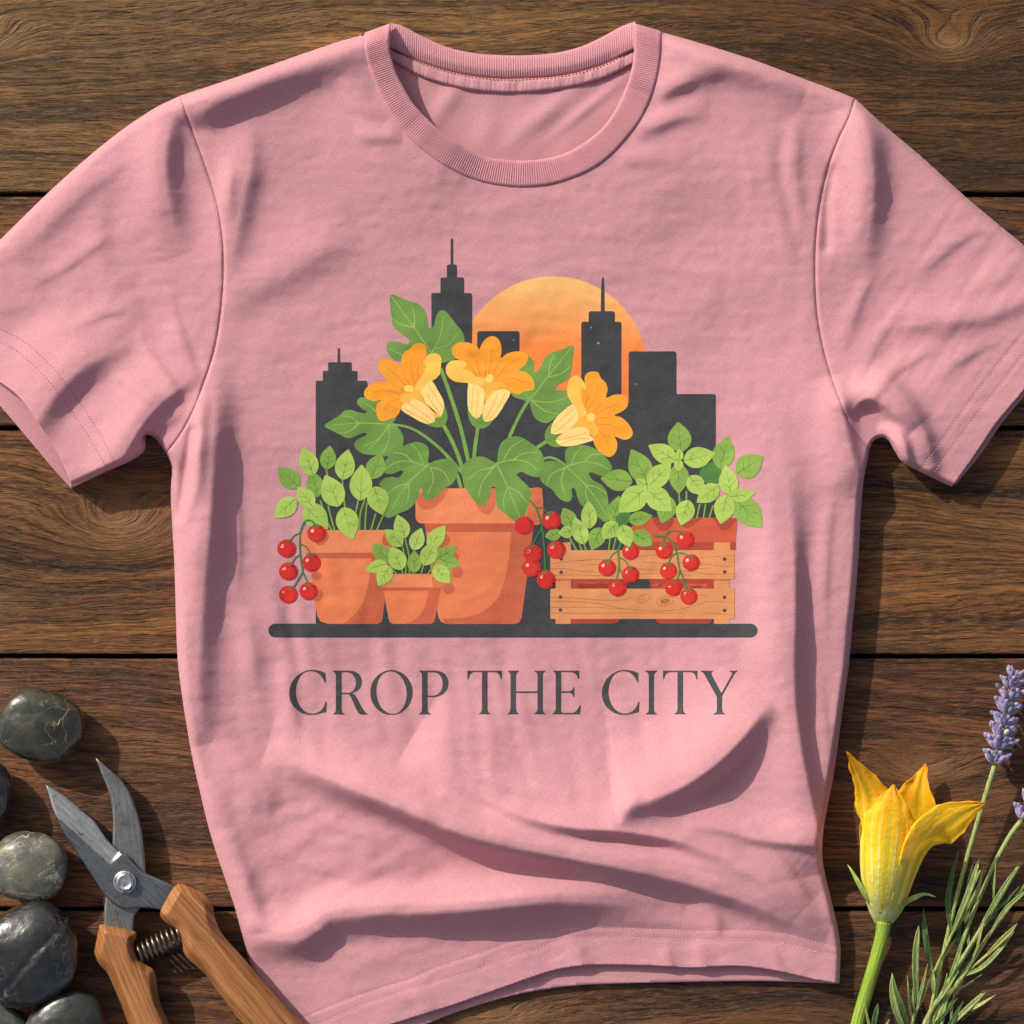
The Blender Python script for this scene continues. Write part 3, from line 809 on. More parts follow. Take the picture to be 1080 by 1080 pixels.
# ------------------------------------------------------------------ the printed picture and lettering (thin ink films on the cloth)
t = NT('fabric_ink')
a = t.node('ShaderNodeAttribute', attribute_name='Col')
o = t.coord('Object'); s_ = t.sep(o)
weave = t.math('ADD', t.math('MULTIPLY', t.noise(t.comb(t.math('MULTIPLY', s_[0], 500), t.math('MULTIPLY', s_[1], 1500), 0.0), 1.0, 2, 0.6), 0.5),
               t.math('MULTIPLY', t.noise(t.comb(t.math('MULTIPLY', s_[0], 1500), t.math('MULTIPLY', s_[1], 600), 3.0), 1.0, 2, 0.6), 0.5))
wash = t.noise(o, 60, 4, 0.65)
cc = t.mix(t.math('MULTIPLY', t.ramp(weave, [(0.36, 1.0), (0.62, 0.0)]), 0.22), a.outputs['Color'], (0.10, 0.07, 0.07, 1), 'MULTIPLY')
cc = t.mix(t.math('MULTIPLY', t.ramp(weave, [(0.50, 0.0), (0.72, 1.0)]), 0.05), cc, (0.75, 0.62, 0.58, 1))
cc = t.mix(t.math('MULTIPLY', t.ramp(wash, [(0.35, 0.0), (0.75, 1.0)]), 0.025), cc, (0.8, 0.66, 0.66, 1))
ink = t.out(cc, 0.85, t.bump(t.math('ADD', weave, t.math('MULTIPLY', wash, 0.3)), 0.3, 0.0004), Specular_IOR_Level=0.2)

C = {k: srgb(*v) for k, v in dict(
    dark=(56, 59, 63), sun0=(245, 186, 114), sun1=(240, 128, 58), leaf=(108, 148, 68), vein=(152, 186, 86), stem=(120, 162, 72),
    lite=(166, 196, 90), lite2=(158, 190, 86), mid=(128, 164, 70), deep=(72, 122, 58), hv=(98, 132, 56), hv2=(78, 112, 48), hstem=(122, 162, 66),
    terra=(222, 122, 78), rim=(228, 134, 90), shade=(194, 96, 64), band=(190, 92, 62), blob=(204, 108, 74),
    wood=(210, 140, 90), wood2=(200, 130, 82), grain=(168, 96, 58), red=(204, 42, 36), red2=(176, 30, 30), hi=(246, 196, 164), calyx=(66, 120, 62), vine=(58, 120, 66),
    pot2=(196, 84, 56), pot3=(164, 64, 46), pot4=(140, 52, 40), petal=(245, 160, 44), petal2=(248, 196, 84), tube=(247, 178, 66), cream=(250, 216, 134), line=(245, 168, 60), pvein=(236, 120, 40),
    eye=(250, 212, 104), nail=(70, 68, 68), ink=(60, 65, 66), speck=(150, 152, 152)).items()}
LAYER = 0.10
_layer = [1]

class Art:
    """coloured shapes gathered into one printed film"""
    def __init__(self): self.m = Mesh()
    def poly(self, pts, col, smooth=0, holes=(), org=(0, 0), s=10.0, step=2.0, es=None, grad=None):
        f = lambda p: np.asarray(p, float) / s + np.array(org)
        lp = f(pts)
        if smooth: lp = crom(lp, smooth, True)
        loops = [lp] + [f(h) for h in holes]
        try:
            V, F, L = fill(loops, step, es or (1.0 if smooth else 2.0))
        except Exception as e:
            print('fill failed', e); return
        if not len(F): return
        _layer[0] += 1
        z = hz(V) + 0.10 + self.base * 0.30 + 0.008 * min(self.k, 2)
        self.k += 1
        c = C[col] if isinstance(col, str) else col
        if grad:
            cols = [grad(v) for v in V]
        else:
            k = 1 + (random.random() - .5) * 0.0
            cols = [tuple(c)] * len(V)
        self.m.add(WA(V, z), F, cols)
    base = 0.0; k = 0
    def stroke(self, pts, w, col, org=(0, 0), s=10.0, taper=(1, 1), n=6):
        p = crom(np.asarray(pts, float) / s + np.array(org), n)
        p = thin(p, 0.35)
        if len(p) < 2: return
        tn = np.gradient(p, axis=0); tn /= np.linalg.norm(tn, axis=1)[:, None] + 1e-9
        nn = np.stack([-tn[:, 1], tn[:, 0]], 1)
        u = np.linspace(0, 1, len(p))
        hw = 0.5 * w * (taper[0] + (taper[1] - taper[0]) * u)
        hw = np.maximum(hw, 0.16)
        lp = np.concatenate([p + nn * hw[:, None], (p[-1] + tn[-1] * hw[-1] * .8)[None], (p - nn * hw[:, None])[::-1], (p[0] - tn[0] * hw[0] * .8)[None]])
        self.poly(lp, col, s=1.0, es=1.6)
    def disc(self, x, y, rx, col, ry=None, rot=0.0, n=28):
        ry = ry or rx
        th = np.linspace(0, 2 * math.pi, n, endpoint=False)
        c, s = math.cos(rot), math.sin(rot)
        self.poly(np.stack([x + rx*np.cos(th)*c - ry*np.sin(th)*s, y + rx*np.cos(th)*s + ry*np.sin(th)*c], 1), col, s=1.0, es=1.2)
    def rrect(self, x0, y0, x1, y1, r, col):
        pts = []
        r = min(r, (y1 - y0) / 2 - .01, (x1 - x0) / 2 - .01)
        for cx, cy, a0 in ((x1 - r, y0 + r, -90), (x1 - r, y1 - r, 0), (x0 + r, y1 - r, 90), (x0 + r, y0 + r, 180)):
            for k in range(6):
                a = math.radians(a0 + 18 * k)
                pts.append((cx + r * math.cos(a), cy + r * math.sin(a)))
        self.poly(pts, col, s=1.0)
    def build(self, name, parent):
        return self.m.build(name, ink, parent)

picture = Art()
def lay(art, b): art.base = b; art.k = 0

def herb_leaf(A, tip, base, w, shade, side=0.0):
    """one printed herb leaf: pointed oval with a midrib and side veins"""
    t_, b_ = np.array(tip, float), np.array(base, float)
    ax = t_ - b_; ln = np.linalg.norm(ax); ax /= ln; nn = np.array([-ax[1], ax[0]])
    us = np.array([0, .05, .14, .28, .45, .62, .78, .9, 1.0])
    ws = np.array([0, .34, .68, .93, 1.0, .88, .60, .30, 0.0]) * w / 2
    lt = [b_ + ax * ln * u + nn * q for u, q in zip(us, ws)]
    rt = [b_ + ax * ln * u - nn * q for u, q in zip(us, ws)][1:-1]
    c0 = np.array(C[shade])
    g = lambda v: tuple(c0 * (1.04 - 0.10 * float(np.clip(((v - b_) @ nn) / w + .5, 0, 1)))[:3]) if False else tuple(np.append(c0[:3] * (0.95 + 0.10 * float(np.clip(((v - b_) @ nn) / w + .5, 0, 1))), 1))
    A.poly(lt + rt[::-1], shade, smooth=3, s=1.0, grad=g)
    vc = 'hv' if shade in ('lite', 'lite2') else 'hv2'
    A.stroke([b_ + ax * ln * .02, b_ + ax * ln * .45 + nn * .3, b_ + ax * ln * .84], 0.75, vc, s=1.0, taper=(1, .4), n=4)
    if w > 12:
        for u, q in ((.22, .36), (.46, .32)):
            for sg in (1, -1):
                if random.random() < 0.14: continue
                r0 = b_ + ax * ln * (u + random.uniform(-.03, .03))
                r1 = r0 + ax * ln * .2 + nn * sg * w * q
                A.stroke([r0, (r0 + r1) / 2 + ax * ln * .015, r1], 0.6, vc, s=1.0, taper=(1, .4), n=3)

def tomato(A, x, y, r, top=(0, -1), hl=True, cal=True):
    A.disc(x, y, r, 'red', r * .96)
    th = np.linspace(-1.25, 1.9, 14)
    pts = [(x + r * .99 * math.cos(a), y + r * .955 * math.sin(a)) for a in th] + [(x + r * .66 * math.cos(a) - r * .06, y + r * .66 * math.sin(a) + r * .02) for a in th[::-1]]
    A.poly(pts, 'red2', s=1.0, es=1.2)
    if hl: A.disc(x - r * .46, y - r * .28, r * .17, 'hi', r * .21, 0.5, 14)
    if cal:
        cx, cy = x + top[0] * r * .8, y + top[1] * r * .78
        pts = []
        for k in range(10):
            a = k * math.pi / 5 + .2
            q = r * (.56 if k % 2 == 0 else .2)
            pts.append((cx + q * math.cos(a), cy + q * .62 * math.sin(a)))
        A.poly(pts, 'calyx', s=1.0, es=1.0)

def vine(A, pts, w=2.1): A.stroke(pts, w, 'vine', s=1.0, taper=(1, .75))

# the sun disc behind the roofs
A = Art(); lay(A, 0.0)
cs0, cs1 = np.array(C['sun0']), np.array(C['sun1'])
th = np.linspace(0, 2 * math.pi, 110, endpoint=False)
A.poly(np.stack([583.4 + 100 * np.cos(th), 391.5 + 100 * np.sin(th)], 1), 'sun1', s=1.0,
       grad=lambda v: tuple(cs0 + (cs1 - cs0) * float(np.clip((v[1] - 300) / 75, 0, 1))))
PIC = []
PIC.append(('printed_sun', A))

# city outline and the shelf bar
A = Art(); lay(A, 0.22)
sk = [(333, 402.5), (334, 401.5), (340.5, 401.5), (340.5, 392.5), (341.5, 391), (346, 391), (346, 383), (347, 382), (356, 382), (356, 368), (357.3, 366.5), (358.7, 368), (358.7, 382), (370, 382), (371, 383), (371, 391), (376, 391), (377, 392), (377, 401.5), (386, 401.5), (387.5, 403), (387.5, 414),
      (455, 414), (455, 310.5), (456.5, 309), (464.5, 309), (464.5, 294), (466, 292.5), (471.3, 292.5), (471.3, 280), (472.5, 279), (475.3, 279), (475.3, 253), (476.6, 251.3), (478, 253), (478, 279), (480.8, 279), (482, 280), (482, 292.5), (488, 292.5), (489.5, 294), (489.5, 309), (496.5, 309), (498, 310.5), (498, 425),
      (503.3, 425), (503.3, 351), (505, 349.2), (546.5, 349.2), (548, 351), (548, 407), (576, 407), (576, 425), (613, 425), (613, 341), (614.5, 339.3), (620.8, 339.3), (620.8, 330), (622.5, 328.2), (633.6, 328.2), (634, 304), (634.8, 294), (635.8, 291.7), (636.8, 294), (637.5, 304), (637.9, 328.2), (647, 328.2), (648.6, 330), (648.6, 339.3), (654, 339.3), (655.5, 341), (655.5, 425),
      (663, 425), (663, 372.5), (665, 370.6), (711.5, 370.6), (713.5, 372.5), (713.5, 415.6), (753.5, 415.6), (755, 417.5), (755, 600), (755, 659), (333, 659)]
A.poly(sk, 'dark', s=1.0)
for x, y, r in ((541.6, 358.8, .9), (631, 361.8, 1.3), (623.6, 345.6, .8), (670.3, 405, .8)): A.disc(x, y, r, 'speck', n=8)
PIC.append(('printed_skyline', A))
A = Art(); lay(A, 0.42)
A.rrect(283, 657.8, 799, 672.3, 7.2, 'dark')
PIC.append(('printed_shelf', A))

# squash plant: stems and lobed leaves
A = Art(); lay(A, 0.42)
A.stroke([(465, 389), (476, 420), (486, 452), (493, 482), (497, 502)], 4.0, 'stem', s=1.0)
A.stroke([(468, 449), (478, 468), (487, 492), (492, 516)], 4.0, 'stem', s=1.0)
A.stroke([(504, 450), (501, 472), (499, 492)], 3.8, 'stem', s=1.0)
A.stroke([(577, 465), (560, 477), (545, 494)], 3.6, 'stem', s=1.0)
A.stroke([(572, 484), (580, 482.5), (588, 485), (598, 492)], 2.6, 'stem', s=1.0)
A.stroke([(482, 500), (487, 517)], 3.4, 'stem', s=1.0)
PIC.append(('printed_stems', A))
def lobed(org, outline, veins, base, s=10.0, w=1.15):
    A = Art(); lay(A, base)
    o = np.array(outline, float) / s + np.array(org)
    cy = o.mean(0); c0 = np.array(C['leaf'])
    A.poly(outline, 'leaf', smooth=4, org=org, s=s, grad=lambda v: tuple(np.append(c0[:3] * (1.0 + 0.10 * math.sin(v[0] * .11 + v[1] * .07)), 1)))
    for v in veins: A.stroke(v, w, 'vein', org=org, s=s, taper=(1, .55))
    PIC.append(('printed_leaf', A))
    return A
lobed((400, 240), [(68, 430), (95, 428), (190, 465), (240, 480), (285, 520), (303, 570), (310, 625), (330, 637), (350, 610), (360, 560), (385, 527), (410, 525), (440, 550), (480, 605), (520, 650), (538, 695), (538, 760), (520, 815), (440, 845), (330, 870), (180, 850), (100, 840), (62, 805), (44, 755), (60, 727), (110, 720), (170, 740), (192, 722), (170, 690), (120, 655), (85, 620), (80, 570), (68, 490)],
      [[(330, 795), (220, 632), (75, 432)], [(222, 630), (222, 560), (205, 487)], [(220, 632), (135, 612), (80, 570)], [(330, 795), (385, 690), (405, 565)], [(355, 767), (440, 738), (505, 655)], [(150, 808), (60, 765)]], 0.5, s=6.0)
A = lobed((550, 270), [(328, 565), (260, 590), (195, 610), (150, 640), (125, 690), (100, 735), (80, 735), (78, 690), (65, 650), (40, 635), (0, 660), (-40, 760), (-70, 830), (-60, 880), (-25, 902), (-5, 905), (45, 925), (52, 925), (60, 960), (75, 1010), (110, 1045), (160, 1058), (200, 1035), (250, 1000), (320, 950), (300, 880), (285, 850), (225, 850), (220, 830), (250, 805), (300, 775), (312, 740), (325, 640)],
      [[(50, 918), (170, 760), (325, 567)], [(172, 755), (180, 690), (207, 620)], [(175, 765), (250, 745), (310, 700)], [(65, 915), (180, 925), (290, 895)], [(70, 920), (150, 980), (240, 1000)], [(48, 918), (30, 885), (20, 850)]], 0.5, s=6.0)
lay(A, 0.62); A.stroke([(562, 415), (548, 438), (534, 468)], 3.4, 'stem', s=1.0)
A = lobed((340, 400), [(20, 490), (100, 430), (180, 380), (230, 335), (290, 322), (370, 345), (450, 360), (465, 340), (420, 310), (370, 260), (370, 220), (400, 195), (450, 190), (560, 210), (700, 300), (780, 400), (745, 465), (800, 510), (850, 590), (855, 660), (840, 720), (760, 790), (680, 812), (560, 800), (450, 790), (370, 750), (335, 700), (345, 660), (400, 620), (460, 590), (460, 570), (430, 565), (370, 590), (310, 615), (250, 618), (180, 580), (90, 535)],
      [[(745, 475), (560, 466), (380, 462), (30, 490)], [(385, 458), (300, 400), (210, 385)], [(385, 465), (290, 545), (185, 570)], [(705, 480), (600, 620), (430, 710)], [(610, 615), (560, 670), (490, 730)], [(705, 485), (700, 640), (635, 790)], [(570, 345), (530, 310), (460, 255)]], 0.5)
lay(A, 0.62); A.stroke([(413, 447.3), (432, 451), (448, 460), (465, 474), (478, 488), (489, 500)], 3.4, 'stem', s=1.0, taper=(.7, 1.1))

def blossom(org, petals, fold_, tube_, creams, lines, calyx, veins, eye, base=0.75):
    A = Art(); lay(A, base)
    A.poly(petals, 'petal', smooth=4, org=org)
    A.poly(calyx, 'leaf', smooth=3, org=org)
    for v in veins: A.stroke(v, 0.95, 'pvein', org=org, taper=(.6, 1.0))
    lay(A, base + 0.10)
    A.poly(tube_, 'tube', smooth=3, org=org)
    A.poly(fold_, 'petal2', smooth=4, org=org)
    for c in creams: A.poly(c, 'cream', smooth=2, org=org)
    lay(A, base + 0.2)
    for l in lines: A.stroke(l, 0.9, 'line', org=org, taper=(.8, .8))
    A.poly(eye, 'eye', smooth=3, org=org)
    PIC.append(('printed_blossom', A))
blossom((380, 350),
    [(700, 190), (690, 150), (655, 125), (605, 120), (560, 135), (520, 180), (460, 220), (435, 280), (425, 355), (380, 325), (300, 285), (250, 280), (205, 305), (185, 350), (200, 410), (240, 470), (290, 518), (200, 520), (120, 550), (60, 595), (38, 645), (55, 690), (110, 725), (165, 730), (215, 720), (180, 760), (165, 810), (175, 880), (205, 935), (245, 945), (300, 925), (360, 905), (400, 870), (430, 810), (470, 740), (600, 680), (640, 560), (695, 380), (700, 260)],
    [(665, 320), (680, 290), (720, 240), (780, 225), (830, 240), (855, 280), (850, 360), (840, 440), (800, 490), (760, 515), (700, 555), (640, 625), (570, 605), (600, 540), (660, 450), (695, 360), (675, 345)],
    [(430, 740), (420, 690), (440, 655), (500, 640), (560, 605), (640, 620), (655, 690), (700, 760), (770, 840), (856, 892), (820, 900), (772, 905), (700, 850), (560, 770), (470, 748)],
    [[(465, 750), (430, 820), (550, 900), (690, 970), (785, 945), (770, 860), (700, 780), (640, 735), (570, 710), (530, 715), (515, 752)], [(640, 625), (700, 555), (755, 515), (820, 620), (870, 710), (885, 780), (855, 890), (780, 830), (700, 760), (660, 690)]],
    [[(500, 750), (620, 830), (770, 935)], [(475, 815), (600, 890), (715, 945)], [(720, 560), (780, 660), (865, 800)], [(705, 655), (760, 750), (835, 855)]],
    [(880, 770), (915, 850), (918, 920), (890, 980), (830, 1008), (760, 1000), (690, 972), (760, 950), (785, 942), (765, 860), (815, 865), (858, 890), (870, 830)],
    [[(530, 285), (540, 420), (580, 550)], [(620, 355), (605, 430), (615, 490)], [(275, 378), (380, 460), (475, 560)], [(445, 430), (480, 500), (520, 555)], [(340, 555), (400, 580), (455, 615)], [(125, 635), (280, 620), (420, 655)], [(250, 830), (300, 750), (405, 705)]],
    [(460, 610), (475, 575), (512, 560), (550, 575), (565, 610), (540, 630), (490, 632)])
blossom((465, 345),
    [(150, 180), (190, 160), (280, 162), (350, 180), (385, 205), (405, 235), (440, 165), (490, 110), (545, 95), (595, 115), (630, 170), (640, 250), (632, 325), (690, 285), (770, 258), (860, 260), (910, 285), (918, 340), (890, 400), (820, 455), (890, 470), (950, 520), (985, 590), (985, 650), (950, 670), (880, 680), (820, 708), (750, 690), (650, 660), (560, 670), (480, 610), (360, 530), (220, 445), (240, 400), (220, 365), (180, 340), (150, 320), (120, 280), (112, 225)],
    [(200, 350), (110, 355), (65, 395), (50, 450), (75, 520), (150, 575), (280, 590), (400, 630), (465, 570), (440, 535), (370, 515), (320, 480), (270, 450), (225, 435), (270, 405), (255, 370)],
    [(290, 595), (340, 570), (430, 520), (480, 545), (560, 580), (650, 580), (690, 650), (630, 625), (560, 690), (490, 770), (470, 800), (460, 720), (430, 640), (340, 605)],
    [[(288, 595), (340, 605), (430, 635), (455, 680), (460, 770), (440, 900), (370, 970), (290, 870), (280, 780)], [(660, 655), (735, 690), (680, 800), (620, 900), (550, 980), (455, 995), (440, 900), (470, 800), (540, 700), (590, 665)]],
    [[(340, 610), (330, 750), (325, 910)], [(395, 690), (385, 820), (370, 965)], [(600, 700), (540, 850), (460, 990)], [(680, 695), (600, 850), (510, 980)], [(460, 800), (450, 850), (440, 900)]],
    [(283, 868), (325, 915), (365, 968), (395, 930), (432, 898), (445, 945), (455, 993), (550, 975), (500, 1040), (430, 1070), (350, 1050), (300, 980)],
    [[(545, 205), (530, 340), (505, 480)], [(460, 340), (475, 430), (465, 515)], [(305, 268), (370, 360), (415, 510)], [(280, 390), (330, 440), (375, 510)], [(615, 375), (570, 460), (548, 520)], [(830, 332), (700, 400), (580, 545)], [(650, 555), (760, 540), (878, 583)]],
    [(470, 535), (500, 500), (550, 508), (555, 545), (510, 590), (475, 560)])
blossom((570, 385),
    [(465, 130), (500, 80), (560, 68), (610, 80), (640, 140), (690, 190), (708, 260), (695, 345), (770, 315), (850, 310), (900, 335), (922, 380), (915, 440), (860, 490), (780, 530), (850, 550), (920, 610), (965, 680), (970, 740), (930, 780), (870, 785), (785, 755), (808, 810), (805, 890), (770, 950), (720, 970), (660, 940), (600, 890), (565, 830), (550, 760), (500, 640), (480, 560), (460, 450), (430, 400), (420, 260), (460, 240), (470, 200)],
    [(300, 170), (335, 125), (385, 112), (430, 140), (465, 190), (482, 230), (470, 258), (430, 250), (430, 320), (445, 400), (475, 470), (490, 520), (400, 540), (370, 460), (330, 400), (290, 330), (282, 250)],
    [(370, 460), (490, 520), (560, 590), (610, 690), (555, 760), (500, 700), (420, 660), (340, 670), (215, 730), (330, 650), (400, 560)],
    [[(340, 410), (375, 470), (405, 545), (370, 610), (300, 680), (210, 725), (110, 720), (135, 600), (220, 500)], [(210, 735), (330, 665), (420, 655), (500, 670), (520, 740), (555, 770), (555, 795), (420, 835), (330, 855), (230, 855), (160, 800)]],
    [[(355, 450), (240, 560), (140, 650)], [(345, 550), (240, 640), (155, 705)], [(175, 790), (330, 760), (490, 710)], [(220, 830), (370, 780), (520, 775)]],
    [(130, 605), (115, 718), (205, 722), (165, 800), (235, 855), (150, 865), (75, 830), (45, 770), (55, 690), (90, 640)],
    [[(605, 230), (580, 350), (490, 480)], [(500, 310), (490, 390), (475, 440)], [(655, 400), (610, 450), (555, 500)], [(815, 410), (690, 460), (580, 525)], [(705, 553), (630, 560), (580, 575)], [(890, 695), (760, 640), (570, 620)], [(720, 860), (690, 760), (620, 695)]],
    [(490, 545), (505, 515), (540, 505), (570, 525), (578, 560), (555, 590), (525, 593), (500, 575)])

# terracotta pots
def pot(rim, band, body, shade_, extra, base):
    A = Art(); lay(A, base)
    A.poly(body, 'terra', s=1.0, es=1.5)
    for p in shade_: A.poly(p, 'shade', s=1.0, smooth=0, es=1.5)
    A.poly(band, 'band', s=1.0)
    lay(A, base + .1)
    A.poly(rim, 'rim', s=1.0)
    lay(A, base + .2)
    for p, c in extra: A.poly(p, c, s=1.0, smooth=3)
    PIC.append(('printed_pot', A))
    return A
pot([(439, 515), (571, 515), (572, 516.2), (572, 551), (571, 552), (443, 552), (440, 550), (438.3, 546), (438, 516)], [(447.5, 552), (563.5, 552), (562, 561), (449.3, 561)],
    [(449, 560), (562.2, 560), (550, 652), (547.5, 656.5), (543, 658), (471, 658), (465.5, 656), (462.5, 651), (459, 634)],
    [crom([(539, 561), (537.5, 580), (533, 608), (525, 630), (511, 644), (490, 651), (466, 653)], 5).tolist() + [(470, 657.8), (543, 657.8), (547.3, 656.3), (549.8, 652), (562, 561)]],
    [([(440, 531), (446, 537), (454, 537), (462, 532), (469, 524), (472.5, 515.6), (462, 515.6), (448, 518), (441, 522)], 'blob'),
     ([(501, 531), (508, 540), (514, 542.6), (519, 539), (522.5, 532), (523, 516), (516, 516), (502, 524)], 'blob'),
     ([(560, 515.6), (571.4, 516), (571.6, 551), (556, 551.6), (557, 535), (560, 524)], 'blob'),
     ([(469, 562), (474, 567), (473, 574), (464, 578), (462, 570)], 'shade'), ([(480, 583), (484, 586), (482, 592), (476, 590)], 'shade'), ([(485, 598), (488, 603), (485, 609), (478, 608), (477, 601)], 'shade'), ([(470, 616), (478, 616.5), (479, 623), (473, 626.6), (467, 622)], 'shade')], 0.68)
pot([(319, 559), (412, 559), (412, 583), (323, 583), (319.5, 580), (317.8, 573), (317.6, 560)], [(322, 583), (412, 583), (411, 589), (326, 589)],
    [(325.5, 588.5), (411, 588.5), (403.5, 652), (402, 656), (398, 658), (346, 658), (338, 655.5), (334.5, 649)],
    [crom([(391.5, 589), (390, 606), (386, 626), (379, 642), (368, 653), (362, 657.8)], 5).tolist() + [(398, 657.8), (401.8, 655.8), (403.2, 652), (410.8, 589)]],
    [([(404, 565), (410, 559.6), (411, 575), (404, 574)], 'shade'), ([(331, 602), (339, 605), (336, 612), (329, 609)], 'shade'), ([(329, 628), (337, 622), (341, 626), (338, 633), (332, 634)], 'shade'), ([(340, 556), (347, 566), (341, 574), (333, 573)], 'shade')], 0.72)
pot([(403, 605.2), (469, 605.2), (470.3, 606.5), (470, 617), (468, 619.6), (402, 619.6), (400.6, 617), (401, 606.5)], [(403.6, 619.6), (465, 619.6), (464.6, 623), (404.2, 623)],
    [(404.3, 622.6), (464.6, 622.6), (459, 652), (457.5, 656.5), (454.5, 658), (414.5, 658), (411.5, 656.5), (409.8, 652)],
    [crom([(452, 623), (449.5, 634), (445, 646), (437, 653.5), (426, 657.8)], 4).tolist() + [(454.5, 657.8), (457.3, 656.3), (458.8, 652), (464.4, 623)]],
    [([(457, 605.6), (469.6, 605.8), (469.4, 617), (467.6, 619.2), (457, 619.2)], 'blob')], 0.98)

# wooden crate with the red pots inside
A = Art(); lay(A, 0.68)
A.poly([(662, 571), (776, 571), (776, 580), (662, 580)], 'pot3', s=1.0)
A.poly([(676, 546), (776, 546), (777.6, 548), (776, 569.5), (774.5, 571.6), (656, 571.6), (655, 566)], 'pot2', s=1.0)
A.poly([(602, 608), (661, 608), (661, 623), (602, 623)], 'pot3', s=1.0)
A.poly([(684, 608), (756, 608), (756, 623), (687, 623)], 'pot3', s=1.0)
A.poly([(609, 614), (653, 614), (653, 623), (609, 623)], 'pot2', s=1.0)
A.poly([(688, 615.5), (746, 615.5), (746, 620), (689, 620)], 'pot2', s=1.0)
A.poly([(600, 651), (655, 651), (652.5, 656), (648, 657.8), (600, 657.8)], 'pot3', s=1.0)
A.poly([(690, 651), (753, 651), (749, 657), (746, 657.8), (697, 657.8), (693, 656)], 'pot3', s=1.0)
for p in ([(689, 549), (696, 559), (703, 560), (710, 552), (711, 546.5), (690, 546.5)], [(716, 553), (726, 557), (735, 551), (739, 546.5), (716, 546.5)], [(753, 548), (760, 559), (767, 559), (775, 552), (776, 546.6), (752, 546.5)]):
    A.poly(p, 'pot3', smooth=3, s=1.0)
PIC.append(('printed_pot', A))
A = Art(); lay(A, 0.88)
A.poly([(586, 573), (602, 571.5), (602, 582), (586, 582)], 'wood', s=1.0)
for x0, x1, y0, y1 in ((586, 602, 608, 622), (586, 602, 651, 658), (753, 770, 572, 582), (753, 769.2, 608, 622), (753, 769, 651, 658)):
    A.poly([(x0, y0), (x1, y0), (x1, y1), (x0, y1)], 'wood', s=1.0)
    for k in range(4):
        xx = x0 + 2.5 + k * 3.6
        A.stroke([(xx, y0 + 1), (xx + .5, (y0 + y1) / 2), (xx, y1 - 1)], 0.7, 'wood2', s=1.0, n=2)
lay(A, 0.98)
A.rrect(580.4, 580.2, 774.6, 610.6, 1.2, 'wood'); A.rrect(580.4, 620.8, 774.6, 652.8, 1.2, 'wood')
A.poly([(586, 610.6), (602, 610.6), (602, 612.4), (586, 612.4)], 'shade', s=1.0); A.poly([(753, 610.6), (769, 610.6), (769, 612.4), (753, 612.4)], 'shade', s=1.0)
lay(A, 1.08)
for ln in ([(581, 594.6), (600, 592), (625, 590.4), (645, 590.5), (668, 588), (700, 584.5), (735, 588), (774, 585.5)], [(581, 599.5), (598, 600), (616, 602.6), (640, 604)], [(612, 597), (622, 595.5), (640, 596.4)], [(581, 606.6), (610, 606.4), (650, 607.6)],
           [(676, 592.6), (700, 594), (722, 593.5), (745, 595), (760, 597), (774, 597.4)], [(674, 600), (700, 602), (730, 603), (750, 605.6), (774, 605.2)], [(670, 606), (700, 604.6), (728, 606.6)], [(735, 600), (750, 599)],
           [(581, 630.4), (605, 630.8), (630, 632.6), (655, 633), (668, 630)], [(581, 634), (600, 634.4), (628, 636), (655, 641.6), (690, 644.3), (715, 643), (738, 637), (748, 634), (774, 636)], [(581, 640.6), (620, 640.4), (660, 642.4)], [(581, 646.5), (630, 646.8), (680, 646.4), (720, 646.8)], [(742, 646.5), (760, 647.4), (774, 648.8)], [(733, 627), (745, 628.6)]):
    A.stroke(ln, 0.75, 'grain', s=1.0, taper=(.8, .5))
for cx, cy, rx, ry in ((678, 631, 8, 4), (701.5, 634, 9, 4.6), (701.5, 634, 5, 2.2), (677, 631, 4, 1.6)):
    th = np.linspace(0, 2 * math.pi, 20)
    A.stroke([(cx + rx * math.cos(a), cy + ry * math.sin(a) - .15 * rx * math.cos(a)) for a in th], 0.6, 'grain', s=1.0, n=2)
for x, y in ((764.2, 589.7), (764.2, 603.2), (764.2, 630), (764.2, 643.8), (592, 589.5), (591.8, 603.6), (591.2, 629.7), (591.2, 643.4)): A.disc(x, y, 2.0, 'nail', n=12)
PIC.append(('printed_crate', A))

# leaves hanging in front of the big pot
lobed((390, 455), [(620, 330), (700, 305), (790, 290), (850, 295), (910, 350), (935, 400), (910, 490), (860, 560), (780, 610), (700, 690), (640, 718), (600, 720), (560, 690), (550, 640), (550, 600), (530, 600), (510, 680), (480, 750), (400, 830), (320, 860), (250, 895), (190, 912), (150, 880), (180, 800), (185, 680), (140, 600), (100, 560), (150, 500), (230, 478), (295, 490), (350, 440), (350, 415), (310, 420), (250, 445), (190, 450), (145, 420), (155, 350), (180, 290), (240, 230), (330, 170), (420, 125), (500, 110), (570, 130), (615, 170), (625, 240)],
      [[(625, 345), (400, 550), (190, 890)], [(600, 370), (440, 320), (300, 320), (155, 400)], [(450, 315), (360, 240), (250, 225)], [(560, 340), (510, 210), (430, 130)], [(405, 550), (290, 580), (200, 655)], [(410, 555), (410, 660), (385, 770)], [(640, 375), (670, 510), (610, 665)], [(640, 375), (770, 420), (850, 555)]], 1.0)
